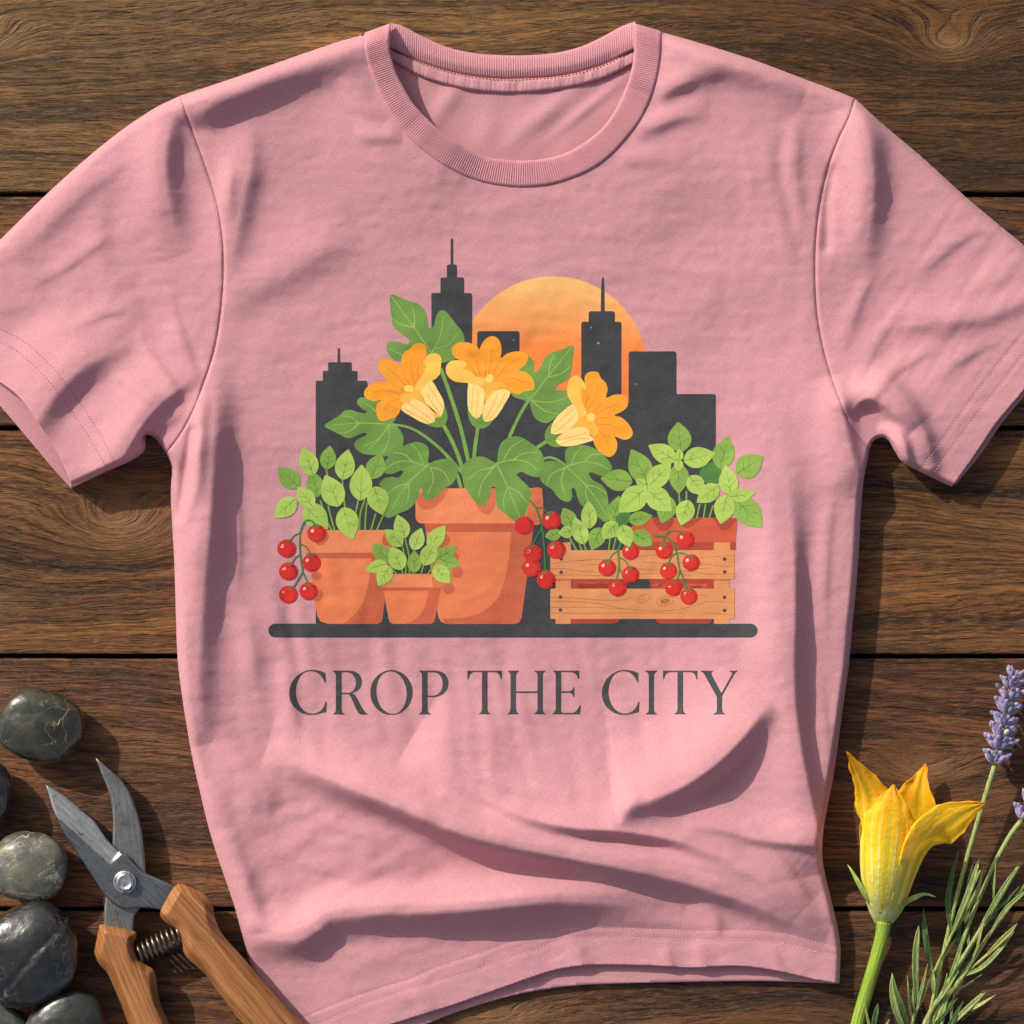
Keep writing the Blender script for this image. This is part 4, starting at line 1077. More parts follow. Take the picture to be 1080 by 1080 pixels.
lobed((485, 450), [(385, 375), (400, 300), (415, 210), (470, 140), (550, 105), (630, 105), (700, 140), (800, 210), (860, 270), (890, 360), (885, 440), (850, 525), (790, 530), (710, 505), (660, 480), (620, 485), (605, 515), (650, 560), (720, 630), (750, 700), (735, 780), (700, 900), (660, 1035), (580, 1000), (480, 920), (400, 850), (380, 780), (380, 650), (350, 635), (330, 650), (310, 740), (280, 810), (230, 830), (170, 800), (90, 700), (40, 580), (20, 470), (40, 400), (110, 340), (190, 315), (260, 320), (340, 360)],
      [[(388, 388), (560, 350), (720, 380), (825, 465)], [(388, 388), (340, 430), (190, 470), (65, 585)], [(388, 388), (240, 580), (195, 740)], [(388, 388), (500, 630), (655, 1015)], [(460, 355), (530, 230), (670, 135)], [(565, 345), (680, 280), (820, 268)], [(505, 635), (460, 770), (470, 895)], [(515, 640), (620, 690), (710, 805)]], 1.0)
lobed((560, 455), [(370, 360), (360, 280), (365, 200), (400, 165), (550, 140), (690, 190), (780, 260), (840, 340), (855, 400), (800, 460), (740, 470), (640, 430), (610, 445), (650, 510), (740, 560), (790, 620), (815, 730), (830, 900), (830, 930), (770, 950), (720, 910), (650, 850), (545, 790), (500, 720), (470, 620), (445, 590), (430, 620), (435, 690), (410, 735), (360, 740), (290, 700), (220, 610), (140, 560), (95, 490), (120, 400), (140, 325), (220, 310), (300, 325)],
      [[(375, 370), (585, 575), (800, 880)], [(380, 375), (220, 450), (165, 550)], [(360, 385), (320, 520), (370, 690)], [(380, 365), (560, 320), (700, 340), (820, 400)], [(425, 340), (470, 240), (545, 155)], [(565, 320), (640, 250), (770, 245)], [(590, 570), (700, 590), (800, 660)], [(580, 580), (580, 660), (600, 730)]], 0.62)

# herbs
def herb(leaves, stems, base, stem_w=1.7):
    A = Art(); lay(A, base - .12)
    for s in stems: A.stroke(s, stem_w, 'hstem', s=1.0)
    for i, (tip, bs, w, c) in enumerate(leaves):
        lay(A, base + 0.07 * i * (12 / max(12, len(leaves))))
        herb_leaf(A, tip, bs, w, c)
    PIC.append(('printed_herb', A))
herb([((329, 497), (335, 524), 19, 'mid'), ((402.5, 478), (391, 505), 20, 'mid'), ((348, 470), (344.5, 495), 17, 'mid'), ((293.5, 493.5), (315, 513.5), 21, 'mid'), ((319.5, 472), (330.5, 501.5), 20, 'lite'), ((367.5, 474), (361, 506), 21, 'lite'),
      ((346, 558), (321, 533), 25, 'lite2'), ((314, 513.5), (330, 535), 18, 'lite'), ((289.5, 546), (312, 526), 20, 'lite'), ((343, 501), (357.5, 534), 25, 'lite'), ((381.5, 490), (380, 528), 24, 'lite'), ((403.5, 543), (395, 513), 23, 'lite2'), ((372, 569), (362, 535), 24, 'lite')],
     [[(353, 560), (349, 545), (346, 533)], [(350, 560), (343, 545), (338, 528)], [(344, 494), (345.5, 503)], [(361, 505), (362, 520), (364, 536)], [(378, 527), (375, 542)], [(385, 526), (380, 542), (379, 560)], [(387, 530), (385.5, 545), (385, 560)], [(396, 542), (391, 560)], [(404.5, 543), (397, 560)], [(310, 527), (322, 534)]], 1.06)
herb([((482, 576), (459, 591), 15, 'mid'), ((485.5, 596), (464, 590), 15, 'mid'), ((437, 580.5), (437, 604), 15, 'mid'), ((393, 573.5), (411, 592), 17, 'mid'), ((385.5, 601.5), (408, 594.5), 14, 'lite'), ((406, 558.5), (424.5, 575.5), 16, 'lite2'), ((419, 543), (427.5, 567.5), 17, 'lite'), ((444.5, 557), (436, 580), 16, 'lite'), ((469.5, 554.5), (452, 578), 17, 'lite'), ((413, 576.5), (424, 601), 19, 'lite'), ((459.5, 571), (446.5, 596), 18, 'lite2'), ((399, 618), (411, 597), 17, 'lite'), ((475, 615), (458, 596.5), 17, 'lite')],
     [[(427, 567), (431, 585), (432, 606)], [(424, 575), (427.5, 590), (428, 606)], [(411, 597), (419, 606)], [(424, 600), (425, 606)], [(447, 595), (444, 606)], [(459, 592), (451, 606)], [(436, 603), (436, 606)], [(437, 579), (436, 600)]], 1.3, 1.3)
herb([((653, 523), (646, 552), 18, 'mid'), ((665, 541), (650, 553), 14, 'deep'), ((688, 544), (663, 549), 15, 'mid'), ((594, 535.5), (604, 556), 17, 'mid'), ((574.5, 566), (592, 562), 13, 'mid'), ((624, 580), (634, 556.5), 18, 'mid'), ((688, 575), (668, 561), 18, 'mid'), ((620.5, 528), (622, 557.5), 17, 'lite'), ((589, 562.5), (605, 560), 13, 'lite'), ((606, 545.5), (616.5, 574), 17, 'lite'), ((635.5, 568), (651, 551), 18, 'lite2'), ((664, 577), (656, 553.5), 18, 'lite')],
     [[(600, 566), (608, 580)], [(611, 573), (613.5, 580)], [(616, 573), (618, 580)], [(643.5, 566), (642, 580)], [(650, 565), (646.5, 580)], [(656, 568), (652, 580)]], 1.0, 1.4)
herb([((753, 486), (748, 511), 25, 'deep'), ((698, 552), (707, 524), 21, 'mid'), ((715, 445), (718, 477), 25, 'mid'), ((768, 460.5), (759, 494), 23, 'mid'), ((804.5, 481), (777, 500), 25, 'mid'), ((803.5, 556), (776, 526), 27, 'mid'), ((666, 474), (683, 509), 25, 'mid'), ((633.5, 504.5), (667, 508), 23, 'mid'), ((716, 521), (716, 489), 21, 'mid'), ((684, 469.5), (713, 486), 20, 'lite'), ((754, 478), (721, 486), 22, 'lite'),
      ((735, 530), (758, 512), 19, 'lite2'), ((742, 522), (727, 502), 19, 'lite'), ((718, 554), (726.5, 527.5), 20, 'lite'), ((765, 491), (771, 522), 20, 'lite'), ((796, 520), (769, 524), 14, 'lite2'), ((760, 552.5), (767, 522.5), 22, 'lite'), ((653, 540), (681, 515), 26, 'lite'), ((707.5, 488.5), (684, 513), 22, 'lite'), ((708.5, 539), (683, 516), 24, 'lite'), ((670.5, 505), (681, 513), 9.5, 'lite2'), ((683.5, 521), (683, 511), 10, 'lite'), ((716.5, 473), (716.5, 486), 9, 'lite'), ((715.5, 497), (716, 485), 10, 'lite')],
     [[(716, 520), (717, 530), (720, 546)], [(724, 518), (724, 530)], [(738, 532), (735, 546)], [(744, 532), (742, 546)], [(752, 533), (748, 546)]], 1.15)

# tomatoes
A = Art(); lay(A, 1.55)
vine(A, [(335, 556), (329.5, 550), (324, 549), (319.5, 553), (316.8, 563), (316.2, 578), (317.5, 592), (319, 603), (314, 612), (308.5, 621)])
for v in ([(316.5, 562), (310, 565), (306, 571)], [(317, 574), (323, 577), (328, 585)], [(317, 585), (311.5, 588), (307.5, 595)], [(319, 603), (322, 609), (325, 616)]): vine(A, v, 1.5)
lay(A, 1.75)
for x, y, r, tp in ((334, 562.5, 9.9, (-.15, -.98)), (302.2, 578.5, 9.8, (.15, -1)), (328.6, 593.6, 9.8, (0, -1)), (304, 602.6, 9.8, (.15, -1)), (304, 627, 9.8, (.35, -.9)), (325.4, 623.5, 9.6, (-.05, -1))): tomato(A, x, y, r, tp)
PIC.append(('printed_tomatoes', A))
A = Art(); lay(A, 1.1)
tomato(A, 553, 554.3, 10.4, hl=False, cal=False)
lay(A, 1.75)
vine(A, [(559, 528), (565, 535), (570, 549), (572.5, 562), (574, 580), (575, 602)])
for v in ([(565, 535), (573, 536.5), (578.5, 542)], [(571, 558), (566, 566), (562, 574)]): vine(A, v, 1.6)
lay(A, 1.9)
for x, y, r, tp, ca in ((581.8, 549, 10.2, (-.35, -.9), 1), (586.8, 579.8, 10.0, (-.3, -.9), 1), (562, 584, 10.0, (-.1, -1), 1), (560.6, 599, 9.9, (.5, -.8), 0), (576, 611.3, 10.0, (-.1, -1), 1)): tomato(A, x, y, r, tp, cal=bool(ca))
PIC.append(('printed_tomatoes', A))
A = Art(); lay(A, 1.4)
tomato(A, 665.3, 582, 9.2, (-.05, -.9))
lay(A, 1.75)
vine(A, [(655, 573), (652.2, 582), (653, 596), (650.5, 611)])
for v in ([(652, 581), (646, 585), (641.5, 592)], [(653, 588), (659, 591), (663, 597)], [(653, 597), (655, 604)]): vine(A, v, 1.4)
lay(A, 1.9)
for x, y, r, tp in ((640.4, 599, 9.4, (0, -1)), (665, 606, 9.3, (-.1, -1)), (651.4, 620, 9.6, (0, -.95))): tomato(A, x, y, r, tp)
PIC.append(('printed_tomatoes', A))
A = Art(); lay(A, 1.75)
for x, y, r, tp in ((700.6, 581, 9.2, (-.1, -.9)), (723, 569, 9.4, (-.2, -1))): tomato(A, x, y, r, tp)
lay(A, 1.85)
vine(A, [(689, 565), (700, 566), (708, 571), (713.6, 583), (716.6, 600), (721, 611), (724.3, 622)])
for v in ([(716.8, 601), (716, 606), (713.8, 612)], [(701, 566), (707, 560), (718, 560.4)], [(713.6, 583.2), (720, 583.4), (725.5, 586)], [(713.4, 583), (708.5, 587), (705, 593.5)], [(700, 567), (699.5, 573)]): vine(A, v, 1.6)
lay(A, 1.95)
for x, y, r, tp in ((729, 593.4, 9.2, (0, -.9)), (705, 602, 9.2, (0, -.95)), (710.4, 620.4, 8.9, (.2, -.95)), (726.6, 629, 9.1, (-.1, -.9))): tomato(A, x, y, r, tp)
PIC.append(('printed_tomatoes', A))

bar = None
order = {n: i for i, (n, _) in enumerate(PIC)}
pic_root = bpy.data.objects.new('printed_picture', None); COL.objects.link(pic_root); pic_root.parent = shirt
for n, art in PIC:
    art.build(n, pic_root)

# lettering
LET = {
 'C': ((295, 695), 10.8, [(522, 160), (490, 146), (450, 133), (400, 126), (355, 125), (310, 130), (270, 145), (230, 166), (190, 198), (155, 240), (130, 285), (113, 335), (108, 380), (110, 430), (120, 475), (138, 515), (162, 548), (195, 580), (235, 607), (275, 624), (320, 635), (370, 638), (410, 634), (445, 627), (490, 614), (530, 609), (537, 487), (522, 487), (510, 525), (490, 562), (462, 590), (432, 608), (400, 618), (365, 622), (335, 618), (305, 607), (275, 588), (248, 560), (225, 528), (205, 490), (192, 450), (184, 405), (183, 360), (187, 320), (196, 280), (212, 238), (230, 205), (252, 178), (278, 157), (305, 146), (335, 140), (365, 140), (400, 146), (430, 158), (462, 186), (485, 215), (505, 248), (519, 270), (527, 270)], []),
 'R': ((295, 695), 10.8, [(607, 132), (790, 132), (840, 139), (880, 155), (908, 178), (928, 212), (937, 250), (935, 285), (925, 318), (905, 345), (878, 366), (850, 379), (820, 388), (838, 394), (858, 412), (880, 442), (910, 500), (940, 558), (970, 602), (985, 615), (1000, 622), (1000, 632), (930, 635), (905, 622), (888, 602), (868, 565), (840, 500), (815, 442), (802, 420), (788, 406), (765, 402), (705, 401), (705, 570), (708, 592), (716, 608), (740, 625), (740, 632), (607, 632), (607, 625), (628, 610), (636, 595), (640, 570), (640, 190), (637, 172), (628, 155), (607, 139)], [[(705, 152), (770, 152), (800, 158), (828, 174), (850, 202), (863, 235), (867, 265), (865, 300), (855, 332), (835, 362), (815, 378), (795, 385), (705, 386)]]),
 'O': ((385, 695), 10.8, None, None),
 'P': ((385, 695), 10.8, [(615, 132), (800, 132), (845, 138), (885, 153), (915, 176), (937, 210), (949, 250), (950, 290), (942, 328), (925, 362), (900, 391), (868, 412), (835, 426), (800, 434), (760, 437), (712, 433), (712, 570), (715, 592), (724, 608), (748, 625), (748, 632), (612, 632), (612, 625), (635, 610), (644, 595), (648, 570), (648, 190), (645, 172), (636, 155), (615, 139)], [[(712, 152), (785, 152), (818, 160), (845, 177), (868, 208), (881, 245), (884, 285), (880, 322), (868, 355), (850, 383), (825, 404), (795, 415), (760, 419), (712, 418)]]),
 'T': ((485, 695), 7.714, [(62, 95), (342, 95), (343, 165), (333, 165), (330, 148), (323, 130), (310, 116), (292, 108), (225, 107), (225, 400), (228, 422), (236, 436), (248, 445), (248, 450), (155, 450), (155, 445), (168, 436), (177, 422), (180, 400), (180, 107), (115, 107), (98, 113), (84, 127), (76, 145), (70, 165), (62, 165)], []),
 'H': ((485, 695), 7.714, [(388, 95), (482, 95), (482, 100), (468, 109), (460, 120), (457, 135), (457, 263), (632, 263), (632, 135), (629, 120), (622, 110), (607, 100), (607, 95), (696, 95), (696, 100), (684, 109), (678, 120), (675, 135), (675, 400), (677, 420), (683, 434), (695, 445), (695, 450), (605, 450), (605, 445), (620, 434), (629, 420), (632, 400), (632, 277), (457, 277), (457, 400), (460, 420), (467, 434), (480, 445), (480, 450), (388, 450), (388, 445), (402, 434), (410, 420), (412, 400), (412, 135), (410, 120), (403, 109), (388, 100)], []),
 'E': ((485, 695), 7.714, [(757, 95), (970, 95), (972, 163), (962, 163), (957, 145), (948, 128), (932, 114), (905, 107), (825, 107), (825, 262), (893, 262), (908, 257), (918, 245), (925, 228), (932, 228), (932, 310), (925, 310), (918, 293), (908, 280), (893, 276), (825, 276), (825, 430), (830, 436), (840, 438), (915, 438), (935, 432), (950, 420), (962, 402), (973, 378), (985, 378), (978, 450), (753, 450), (753, 445), (770, 434), (778, 420), (780, 400), (780, 135), (778, 120), (772, 109), (757, 100)], []),
 'I': ((625, 695), 6.75, [(377, 83), (460, 83), (460, 88), (447, 96), (440, 105), (437, 120), (437, 355), (440, 372), (446, 382), (458, 390), (458, 395), (378, 395), (378, 390), (391, 382), (398, 372), (400, 355), (400, 120), (397, 105), (390, 96), (377, 88)], []),
 'Y': ((625, 695), 6.75, [(770, 83), (858, 83), (858, 88), (849, 94), (846, 103), (851, 117), (917, 243), (988, 117), (993, 103), (988, 94), (973, 88), (973, 83), (1032, 83), (1032, 87), (1020, 95), (1005, 115), (922, 265), (922, 355), (925, 372), (931, 382), (943, 390), (943, 395), (862, 395), (862, 390), (876, 382), (883, 372), (885, 355), (885, 272), (800, 117), (790, 101), (770, 88)], []),
}
letters = bpy.data.objects.new('printed_lettering', None); COL.objects.link(letters); letters.parent = shirt
def letter(ch, dx=0.0):
    A = Art(); lay(A, 0.2)
    org, s, out, holes = LET[ch]
    org = (org[0] + dx, org[1])
    if ch == 'O':
        th = np.linspace(0, 2 * math.pi, 64, endpoint=False)
        def el(cx, cy, rx, ry, rot):
            c, q = math.cos(rot), math.sin(rot)
            return np.stack([cx + rx*np.cos(th)*c - ry*np.sin(th)*q, cy + rx*np.cos(th)*q + ry*np.sin(th)*c], 1)
        out, holes = el(301, 382, 241, 256, 0), [el(301, 383, 172, 243, -0.10)]
    A.poly(out, 'ink', org=org, s=s, holes=holes, step=2.0, es=1.5)
    A.build('letter', letters)
for ch, dx in (('C', 0), ('R', 0), ('O', 0), ('P', 0), ('T', 0), ('H', 0), ('E', 0), ('C', 329.8), ('I', 0), ('T', 206.2), ('Y', 0)):
    letter(ch, dx)
# ------------------------------------------------------------------ river stones
def stone_material(name, base, vein, vs=1.0, rough=0.3, seed=0.0, veins=0.5):
    t = NT(name)
    o = t.node('ShaderNodeVectorMath', operation='ADD'); t.link(t.coord('Object'), o.inputs[0]); o.inputs[1].default_value = (seed, seed * 1.7, seed * .3)
    o = o.outputs[0]
    n1 = t.noise(o, 55, 5, 0.62)
    n2 = t.noise(o, 420, 4, 0.65)
    c = t.ramp(n1, [(0.3, tuple(b * 0.55 for b in base) + (1,)), (0.5, tuple(base) + (1,)), (0.72, (base[0] * 2.1, base[1] * 1.75, base[2] * 1.25, 1))])
    c = t.mix(t.math('MULTIPLY', t.ramp(n2, [(0.55, 0.0), (0.7, 1.0)]), 0.3), c, tuple(min(1, b * 2.4) for b in base) + (1,))
    # thin mineral veins: where two warped noise fields cross their middle value
    wv = t.node('ShaderNodeVectorMath', operation='ADD'); t.link(o, wv.inputs[0])
    nz = t.node('ShaderNodeTexNoise'); t.link(o, nz.inputs['Vector']); nz.inputs['Scale'].default_value = 45
    sc = t.node('ShaderNodeVectorMath', operation='SCALE'); t.link(nz.outputs['Color'], sc.inputs[0]); sc.inputs['Scale'].default_value = 0.02
    t.link(sc.outputs[0], wv.inputs[1])
    v1 = t.noise(wv.outputs[0], 30 * vs, 2, 0.5)
    v2 = t.noise(wv.outputs[0], 22 * vs + 9, 3, 0.55)
    l1 = t.ramp(t.math('ABSOLUTE', t.math('SUBTRACT', v1, 0.5)), [(0.0, 1.0), (0.011, 0.0)])
    l2 = t.ramp(t.math('ABSOLUTE', t.math('SUBTRACT', v2, 0.53)), [(0.0, 1.0), (0.007, 0.0)])
    gate = t.ramp(t.noise(o, 26, 2, 0.5), [(0.42, 0.0), (0.56, 1.0)])
    l = t.math('MULTIPLY', t.math('MAXIMUM', l1, l2), t.math('MULTIPLY', gate, veins))
    c = t.mix(l, c, vein)
    h = t.math('ADD', t.math('MULTIPLY', n1, 0.6), t.math('MULTIPLY', n2, 0.16))
    h = t.math('SUBTRACT', h, t.math('MULTIPLY', l, 0.25))
    n = t.bump(h, 0.8, 0.0014)
    return t.out(c, t.math('ADD', rough, t.math('MULTIPLY', n2, 0.22)), n, Specular_IOR_Level=0.6, Coat_Weight=0.5, Coat_Roughness=0.1)

def stone(cx, cy, rx, ry, h, rot, mat, label, seed, z0=0.0, ridge=None, pw=2.3):
    bm = bmesh.new()
    bmesh.ops.create_icosphere(bm, subdivisions=6, radius=1.0)
    V = []
    for v in bm.verts:
        p = v.co.copy()
        n = Vector((abs(p.x) ** pw, abs(p.y) ** pw, abs(p.z) ** pw)); k = (n.x + n.y + n.z) ** (-1 / pw)
        p = p * k
        d = 1 + 0.10 * mnoise.noise(p * 0.9 + Vector((seed, 0, 0))) + 0.035 * mnoise.noise(p * 2.3 + Vector((0, seed, 0))) + 0.008 * mnoise.noise(p * 7 + Vector((0, 0, seed)))
        p = p * d
        if ridge is not None:
            (a, b, wd, am) = ridge
            q = p.x * math.cos(a) + p.y * math.sin(a) - b + 0.12 * mnoise.noise(p * 2.5)
            rr = math.exp(-(q / wd) ** 2)
            p = p * (1 - am * rr * (0.6 + 0.8 * mnoise.noise(p * 9)) + 0.5 * am * math.exp(-((q - wd * 1.6) / wd) ** 2) * (0.5 + mnoise.noise(p * 12)))
        c, s = math.cos(rot), math.sin(rot)
        x, y = p.x * rx, p.y * ry
        V.append((x * c - y * s, x * s + y * c, p.z * h))
    zmin = min(v[2] for v in V)
    k = S * (1 - (z0 + h) * S / CAM_H)
    P = [(x * k, -y * k, (z - zmin) * S) for x, y, z in V]
    F = [[v.index for v in f.verts] for f in bm.faces]
    bm.free()
    ob = new_mesh('river_stone', P, F, mat)
    ob.location = ((cx - 540) * k, (540 - cy) * k, z0 * S)
    tag(ob, label, 'stone', 'dark river stones beside the pruning shears')
    return ob
GREYV = srgb(150, 140, 116)
stone(43, 766, 44, 38, 22, 0.30, stone_material('stone_olive', (0.030, 0.031, 0.020), srgb(150, 128, 84), 1.0, 0.16, 1.3, 0.8), 'glossy olive grey stone with a tan vein, topmost of the pile', 3.1)
stone(-24, 840, 36, 40, 21, 0.2, stone_material('stone_blue', (0.015, 0.017, 0.024), GREYV, 1.0, 0.25, 4.1, 0.35), 'blue black stone cut off by the left edge, under the olive stone', 9.4)
stone(31, 914, 40, 36.5, 20, 0.15, stone_material('stone_pale', (0.088, 0.090, 0.072), srgb(196, 186, 160), 1.3, 0.32, 7.7, 0.85), 'palest greenish grey stone with fine white veins', 14.2)
stone(28, 1008, 57, 52, 30, -0.5, stone_material('stone_cracked', (0.017, 0.018, 0.019), srgb(128, 118, 94), 1.1, 0.18, 2.2, 0.55), 'largest black stone with a rough crack across it', 21.6, ridge=(1.15, 0.12, 0.07, 0.055))
stone(71, 1084, 43, 38, 24, -0.62, stone_material('stone_slate', (0.016, 0.019, 0.016), GREYV, 0.9, 0.28, 5.9, 0.25), 'dark slate grey stone at the bottom edge, nearest the wooden handle', 30.3)
stone(-2, 1094, 32, 34, 18, 0.3, stone_material('stone_grey', (0.06, 0.066, 0.06), GREYV, 0.9, 0.4, 8.9, 0.3), 'light grey stone in the bottom left corner, mostly out of the picture', 37.9)

# ------------------------------------------------------------------ pruning shears
shears = empty('pruning_shears', W(140, 960, 0), 'open steel pruning shears with two light wooden handles and a coil spring', 'shears')
def steel(name, base, rough, ang, seed):
    t = NT(name)
    s = t.sep(t.coord('Object'))
    c, q = math.cos(ang), math.sin(ang)
    u = t.math('ADD', t.math('MULTIPLY', s[0], c), t.math('MULTIPLY', s[1], q))
    v = t.math('SUBTRACT', t.math('MULTIPLY', s[1], c), t.math('MULTIPLY', s[0], q))
    br = t.noise(t.comb(t.math('MULTIPLY', u, 1300), t.math('MULTIPLY', v, 40), seed), 1.0, 3, 0.6)
    sm2 = t.noise(t.coord(), 70, 4, 0.6)
    col = t.mix(t.ramp(sm2, [(0.35, 0.0), (0.7, 1.0)]), tuple(base) + (1,), tuple(b * 0.5 for b in base) + (1,))
    col = t.mix(t.ramp(br, [(0.42, 0.0), (0.72, 0.75)]), col, tuple(b * 1.8 for b in base) + (1,))
    col = t.mix(t.ramp(t.noise(t.coord(), 160, 5, 0.7), [(0.56, 0.0), (0.68, 0.7)]), col, (0.12, 0.085, 0.055, 1))
    ro = t.math('ADD', rough, t.math('MULTIPLY', sm2, 0.2))
    return t.out(col, ro, t.bump(br, 0.35, 0.0005), Metallic=0.9)
STEEL = steel('brushed_steel', (0.20, 0.21, 0.22), 0.30, 0.85, 1.0)
STEEL2 = steel('worn_steel', (0.26, 0.26, 0.25), 0.34, 0.2, 2.0)
STEEL3 = steel('ground_steel', (0.44, 0.44, 0.43), 0.34, -2.35, 6.0)
CHROME = steel('bright_steel', (0.62, 0.62, 0.62), 0.2, 0.0, 3.0)
SPRING = steel('spring_steel', (0.24, 0.19, 0.15), 0.24, 0.3, 4.0)

def handle_wood(name, ang, seed):
    t = NT(name)
    s = t.sep(t.coord('Object'))
    c, q = math.cos(ang), math.sin(ang)
    u = t.math('ADD', t.math('MULTIPLY', s[0], c), t.math('MULTIPLY', s[1], q))
    v = t.math('SUBTRACT', t.math('MULTIPLY', s[1], c), t.math('MULTIPLY', s[0], q))
    w = t.noise(t.comb(t.math('MULTIPLY', u, 14), t.math('MULTIPLY', v, 50), seed), 1.0, 2, 0.5)
    vv = t.math('ADD', v, t.math('MULTIPLY', w, 0.008))
    band = t.noise(t.comb(t.math('MULTIPLY', u, 6), t.math('MULTIPLY', vv, 280), seed + 1), 1.0, 3, 0.55)
    pore = t.noise(t.comb(t.math('MULTIPLY', u, 40), t.math('MULTIPLY', vv, 900), seed + 2), 1.0, 3, 0.6)
    col = t.ramp(band, [(0.3, srgb(112, 70, 40)), (0.5, srgb(154, 102, 60)), (0.72, srgb(178, 126, 78))])
    col = t.mix(t.math('MULTIPLY', t.ramp(pore, [(0.36, 1.0), (0.47, 0.0)]), 0.6), col, srgb(98, 50, 24))
    n = t.bump(t.math('ADD', t.math('MULTIPLY', band, 0.4), pore), 0.35, 0.0006)
    return t.out(col, 0.46, n, Specular_IOR_Level=0.35)

def slab(name, outline, z0, z1, mat, parent, smooth_n=4, chamfer=1.0, steps=1.6, org=(0, 0), s=1.0, zmod=None, round_=False, flat_shade=False):
    """a thick plate cut to an outline, its upper and lower edges eased over `chamfer` units"""
    lp = np.asarray(outline, float) / s + np.array(org)
    if smooth_n: lp = crom(lp, smooth_n, True)
    V, F, L = fill([lp], steps)
    d = seg_dist(V, L[0])
    q = np.clip(d / chamfer, 0, 1)
    mid = (z0 + z1) / 2; hh = (z1 - z0) / 2
    e = (1 - (1 - q) ** 2) ** 0.5 if round_ else 0.35 + 0.65 * q
    zt = mid + hh * e; zb = mid - hh * e
    if zmod is not None: zt = zmod(V, zt)
    Pt, Pb = WA(V, zt), WA(V, zb)
    n = len(V)
    faces = [tuple(f) for f in F] + [tuple(i + n for i in f[::-1]) for f in F]
    for a, b in boundary_edges(F):
        faces.append((b, a, a + n, b + n))
    return new_mesh(name, list(Pt) + list(Pb), faces, mat, parent, smooth=not flat_shade)

counter = [(385, 105), (450, 160), (520, 220), (560, 275), (590, 330), (620, 420), (645, 520), (660, 640), (668, 760), (675, 850), (645, 950), (605, 1005), (598, 1100), (580, 1190), (420, 1190), (425, 1080), (432, 960), (440, 890), (470, 800), (478, 700), (478, 580), (480, 460), (470, 350), (440, 255), (405, 170)]
slab('counter_blade', counter, 17.5, 21.5, STEEL2, shears, 3, 1.2, 1.5, (30, 780), 5.4)
bl = [(97, 257), (115, 310), (130, 370), (165, 460), (230, 580), (300, 680), (370, 790), (430, 880), (490, 940), (550, 965), (600, 960), (660, 960), (740, 968), (850, 990), (900, 900), (860, 850), (820, 826), (700, 775), (640, 745), (590, 690), (560, 655), (520, 640), (440, 560), (380, 470), (300, 400), (220, 330), (160, 290)]
def bevel_blade(V, z):
    # the ground edge: thins from the bevel line to the cutting edge
    a = np.array([150, 425]) / 5.4 + np.array([30, 780]); b = np.array([474, 716]) / 5.4 + np.array([30, 780])
    d = b - a; ln = np.linalg.norm(d); d /= ln; nn = np.array([d[1], -d[0]])
    r = V - a
    u = r @ d; w = r @ nn
    on = (u < ln) & (w > 0)
    end = np.clip((ln - u) / 4, 0, 1)
    return np.where(on, z - np.minimum(w, 26) * 0.19 * end, z)
blade_ob = slab('blade', bl, 22.2, 27.4, STEEL, shears, 3, 1.1, 1.3, (30, 780), 5.4, zmod=bevel_blade)
blade_ob.data.materials.append(STEEL3)
_a = Vector(W(*(np.array([150, 425]) / 5.4 + np.array([30, 780])), 24)); _b = Vector(W(*(np.array([474, 716]) / 5.4 + np.array([30, 780])), 24))
_d = (_b - _a).normalized()
for pgn in blade_ob.data.polygons:
    c_ = pgn.center - _a
    wv = _d.x * c_.y - _d.y * c_.x
    if pgn.normal.z > .3 and 0.0002 < wv and c_.dot(_d) < (_b - _a).length - 0.001: pgn.material_index = 1
# pivot: washer, bolt head
def turned(name, cx, cy, prof, mat, parent, n=40, hexr=None):
    V, F = [], []
    for r, z in prof:
        for k in range(n):
            a = 2 * math.pi * k / n
            V.append(W(cx + r * math.cos(a), cy + r * math.sin(a), z))
    for i in range(len(prof) - 1):
        for k in range(n):
            k2 = (k + 1) % n
            F.append((i*n + k, (i+1)*n + k, (i+1)*n + k2, i*n + k2)[::-1])
    V.append(W(cx, cy, prof[-1][1])); c = len(V) - 1
    for k in range(n): F.append((c, (len(prof)-1)*n + (k+1) % n, (len(prof)-1)*n + k)[::-1])
    ob = new_mesh(name, V, F, mat, parent)
    return ob
bolt = turned('pivot_bolt', 131.6, 930.5, [(12.2, 26), (12.2, 29.4), (11.4, 30.6), (10.4, 30.8), (9.9, 30.2), (9.6, 31.6), (9.0, 34), (8.2, 35.2), (7.2, 35.6), (6.7, 34.6), (4, 34.4)], CHROME, shears)
lh = [(115, 322), (190, 338), (258, 352), (277, 365), (268, 400), (266, 430), (282, 480), (315, 506), (352, 528), (366, 560), (372, 620), (385, 680), (405, 730), (435, 800), (480, 900), (380, 960), (290, 900), (243, 790), (212, 705), (178, 622), (142, 545), (95, 492), (84, 455), (95, 390), (104, 345)]
slab('handle', lh, 5, 35, handle_wood('handle_wood_a', math.radians(-67), 1.0), shears, 4, 7.5, 1.6, (80, 900), 4.32)
rh = [(448, 152), (474, 138), (530, 158), (588, 188), (622, 232), (638, 310), (680, 385), (760, 472), (850, 578), (950, 690), (1050, 790), (1150, 895), (1080, 960), (960, 960), (860, 890), (770, 785), (700, 700), (640, 620), (585, 545), (520, 490), (492, 452), (484, 400), (462, 350), (410, 315), (383, 276), (410, 215)]
slab('handle', rh, 9, 39, handle_wood('handle_wood_b', math.radians(-49), 5.0), shears, 4, 8.5, 1.6, (80, 900), 4.32)
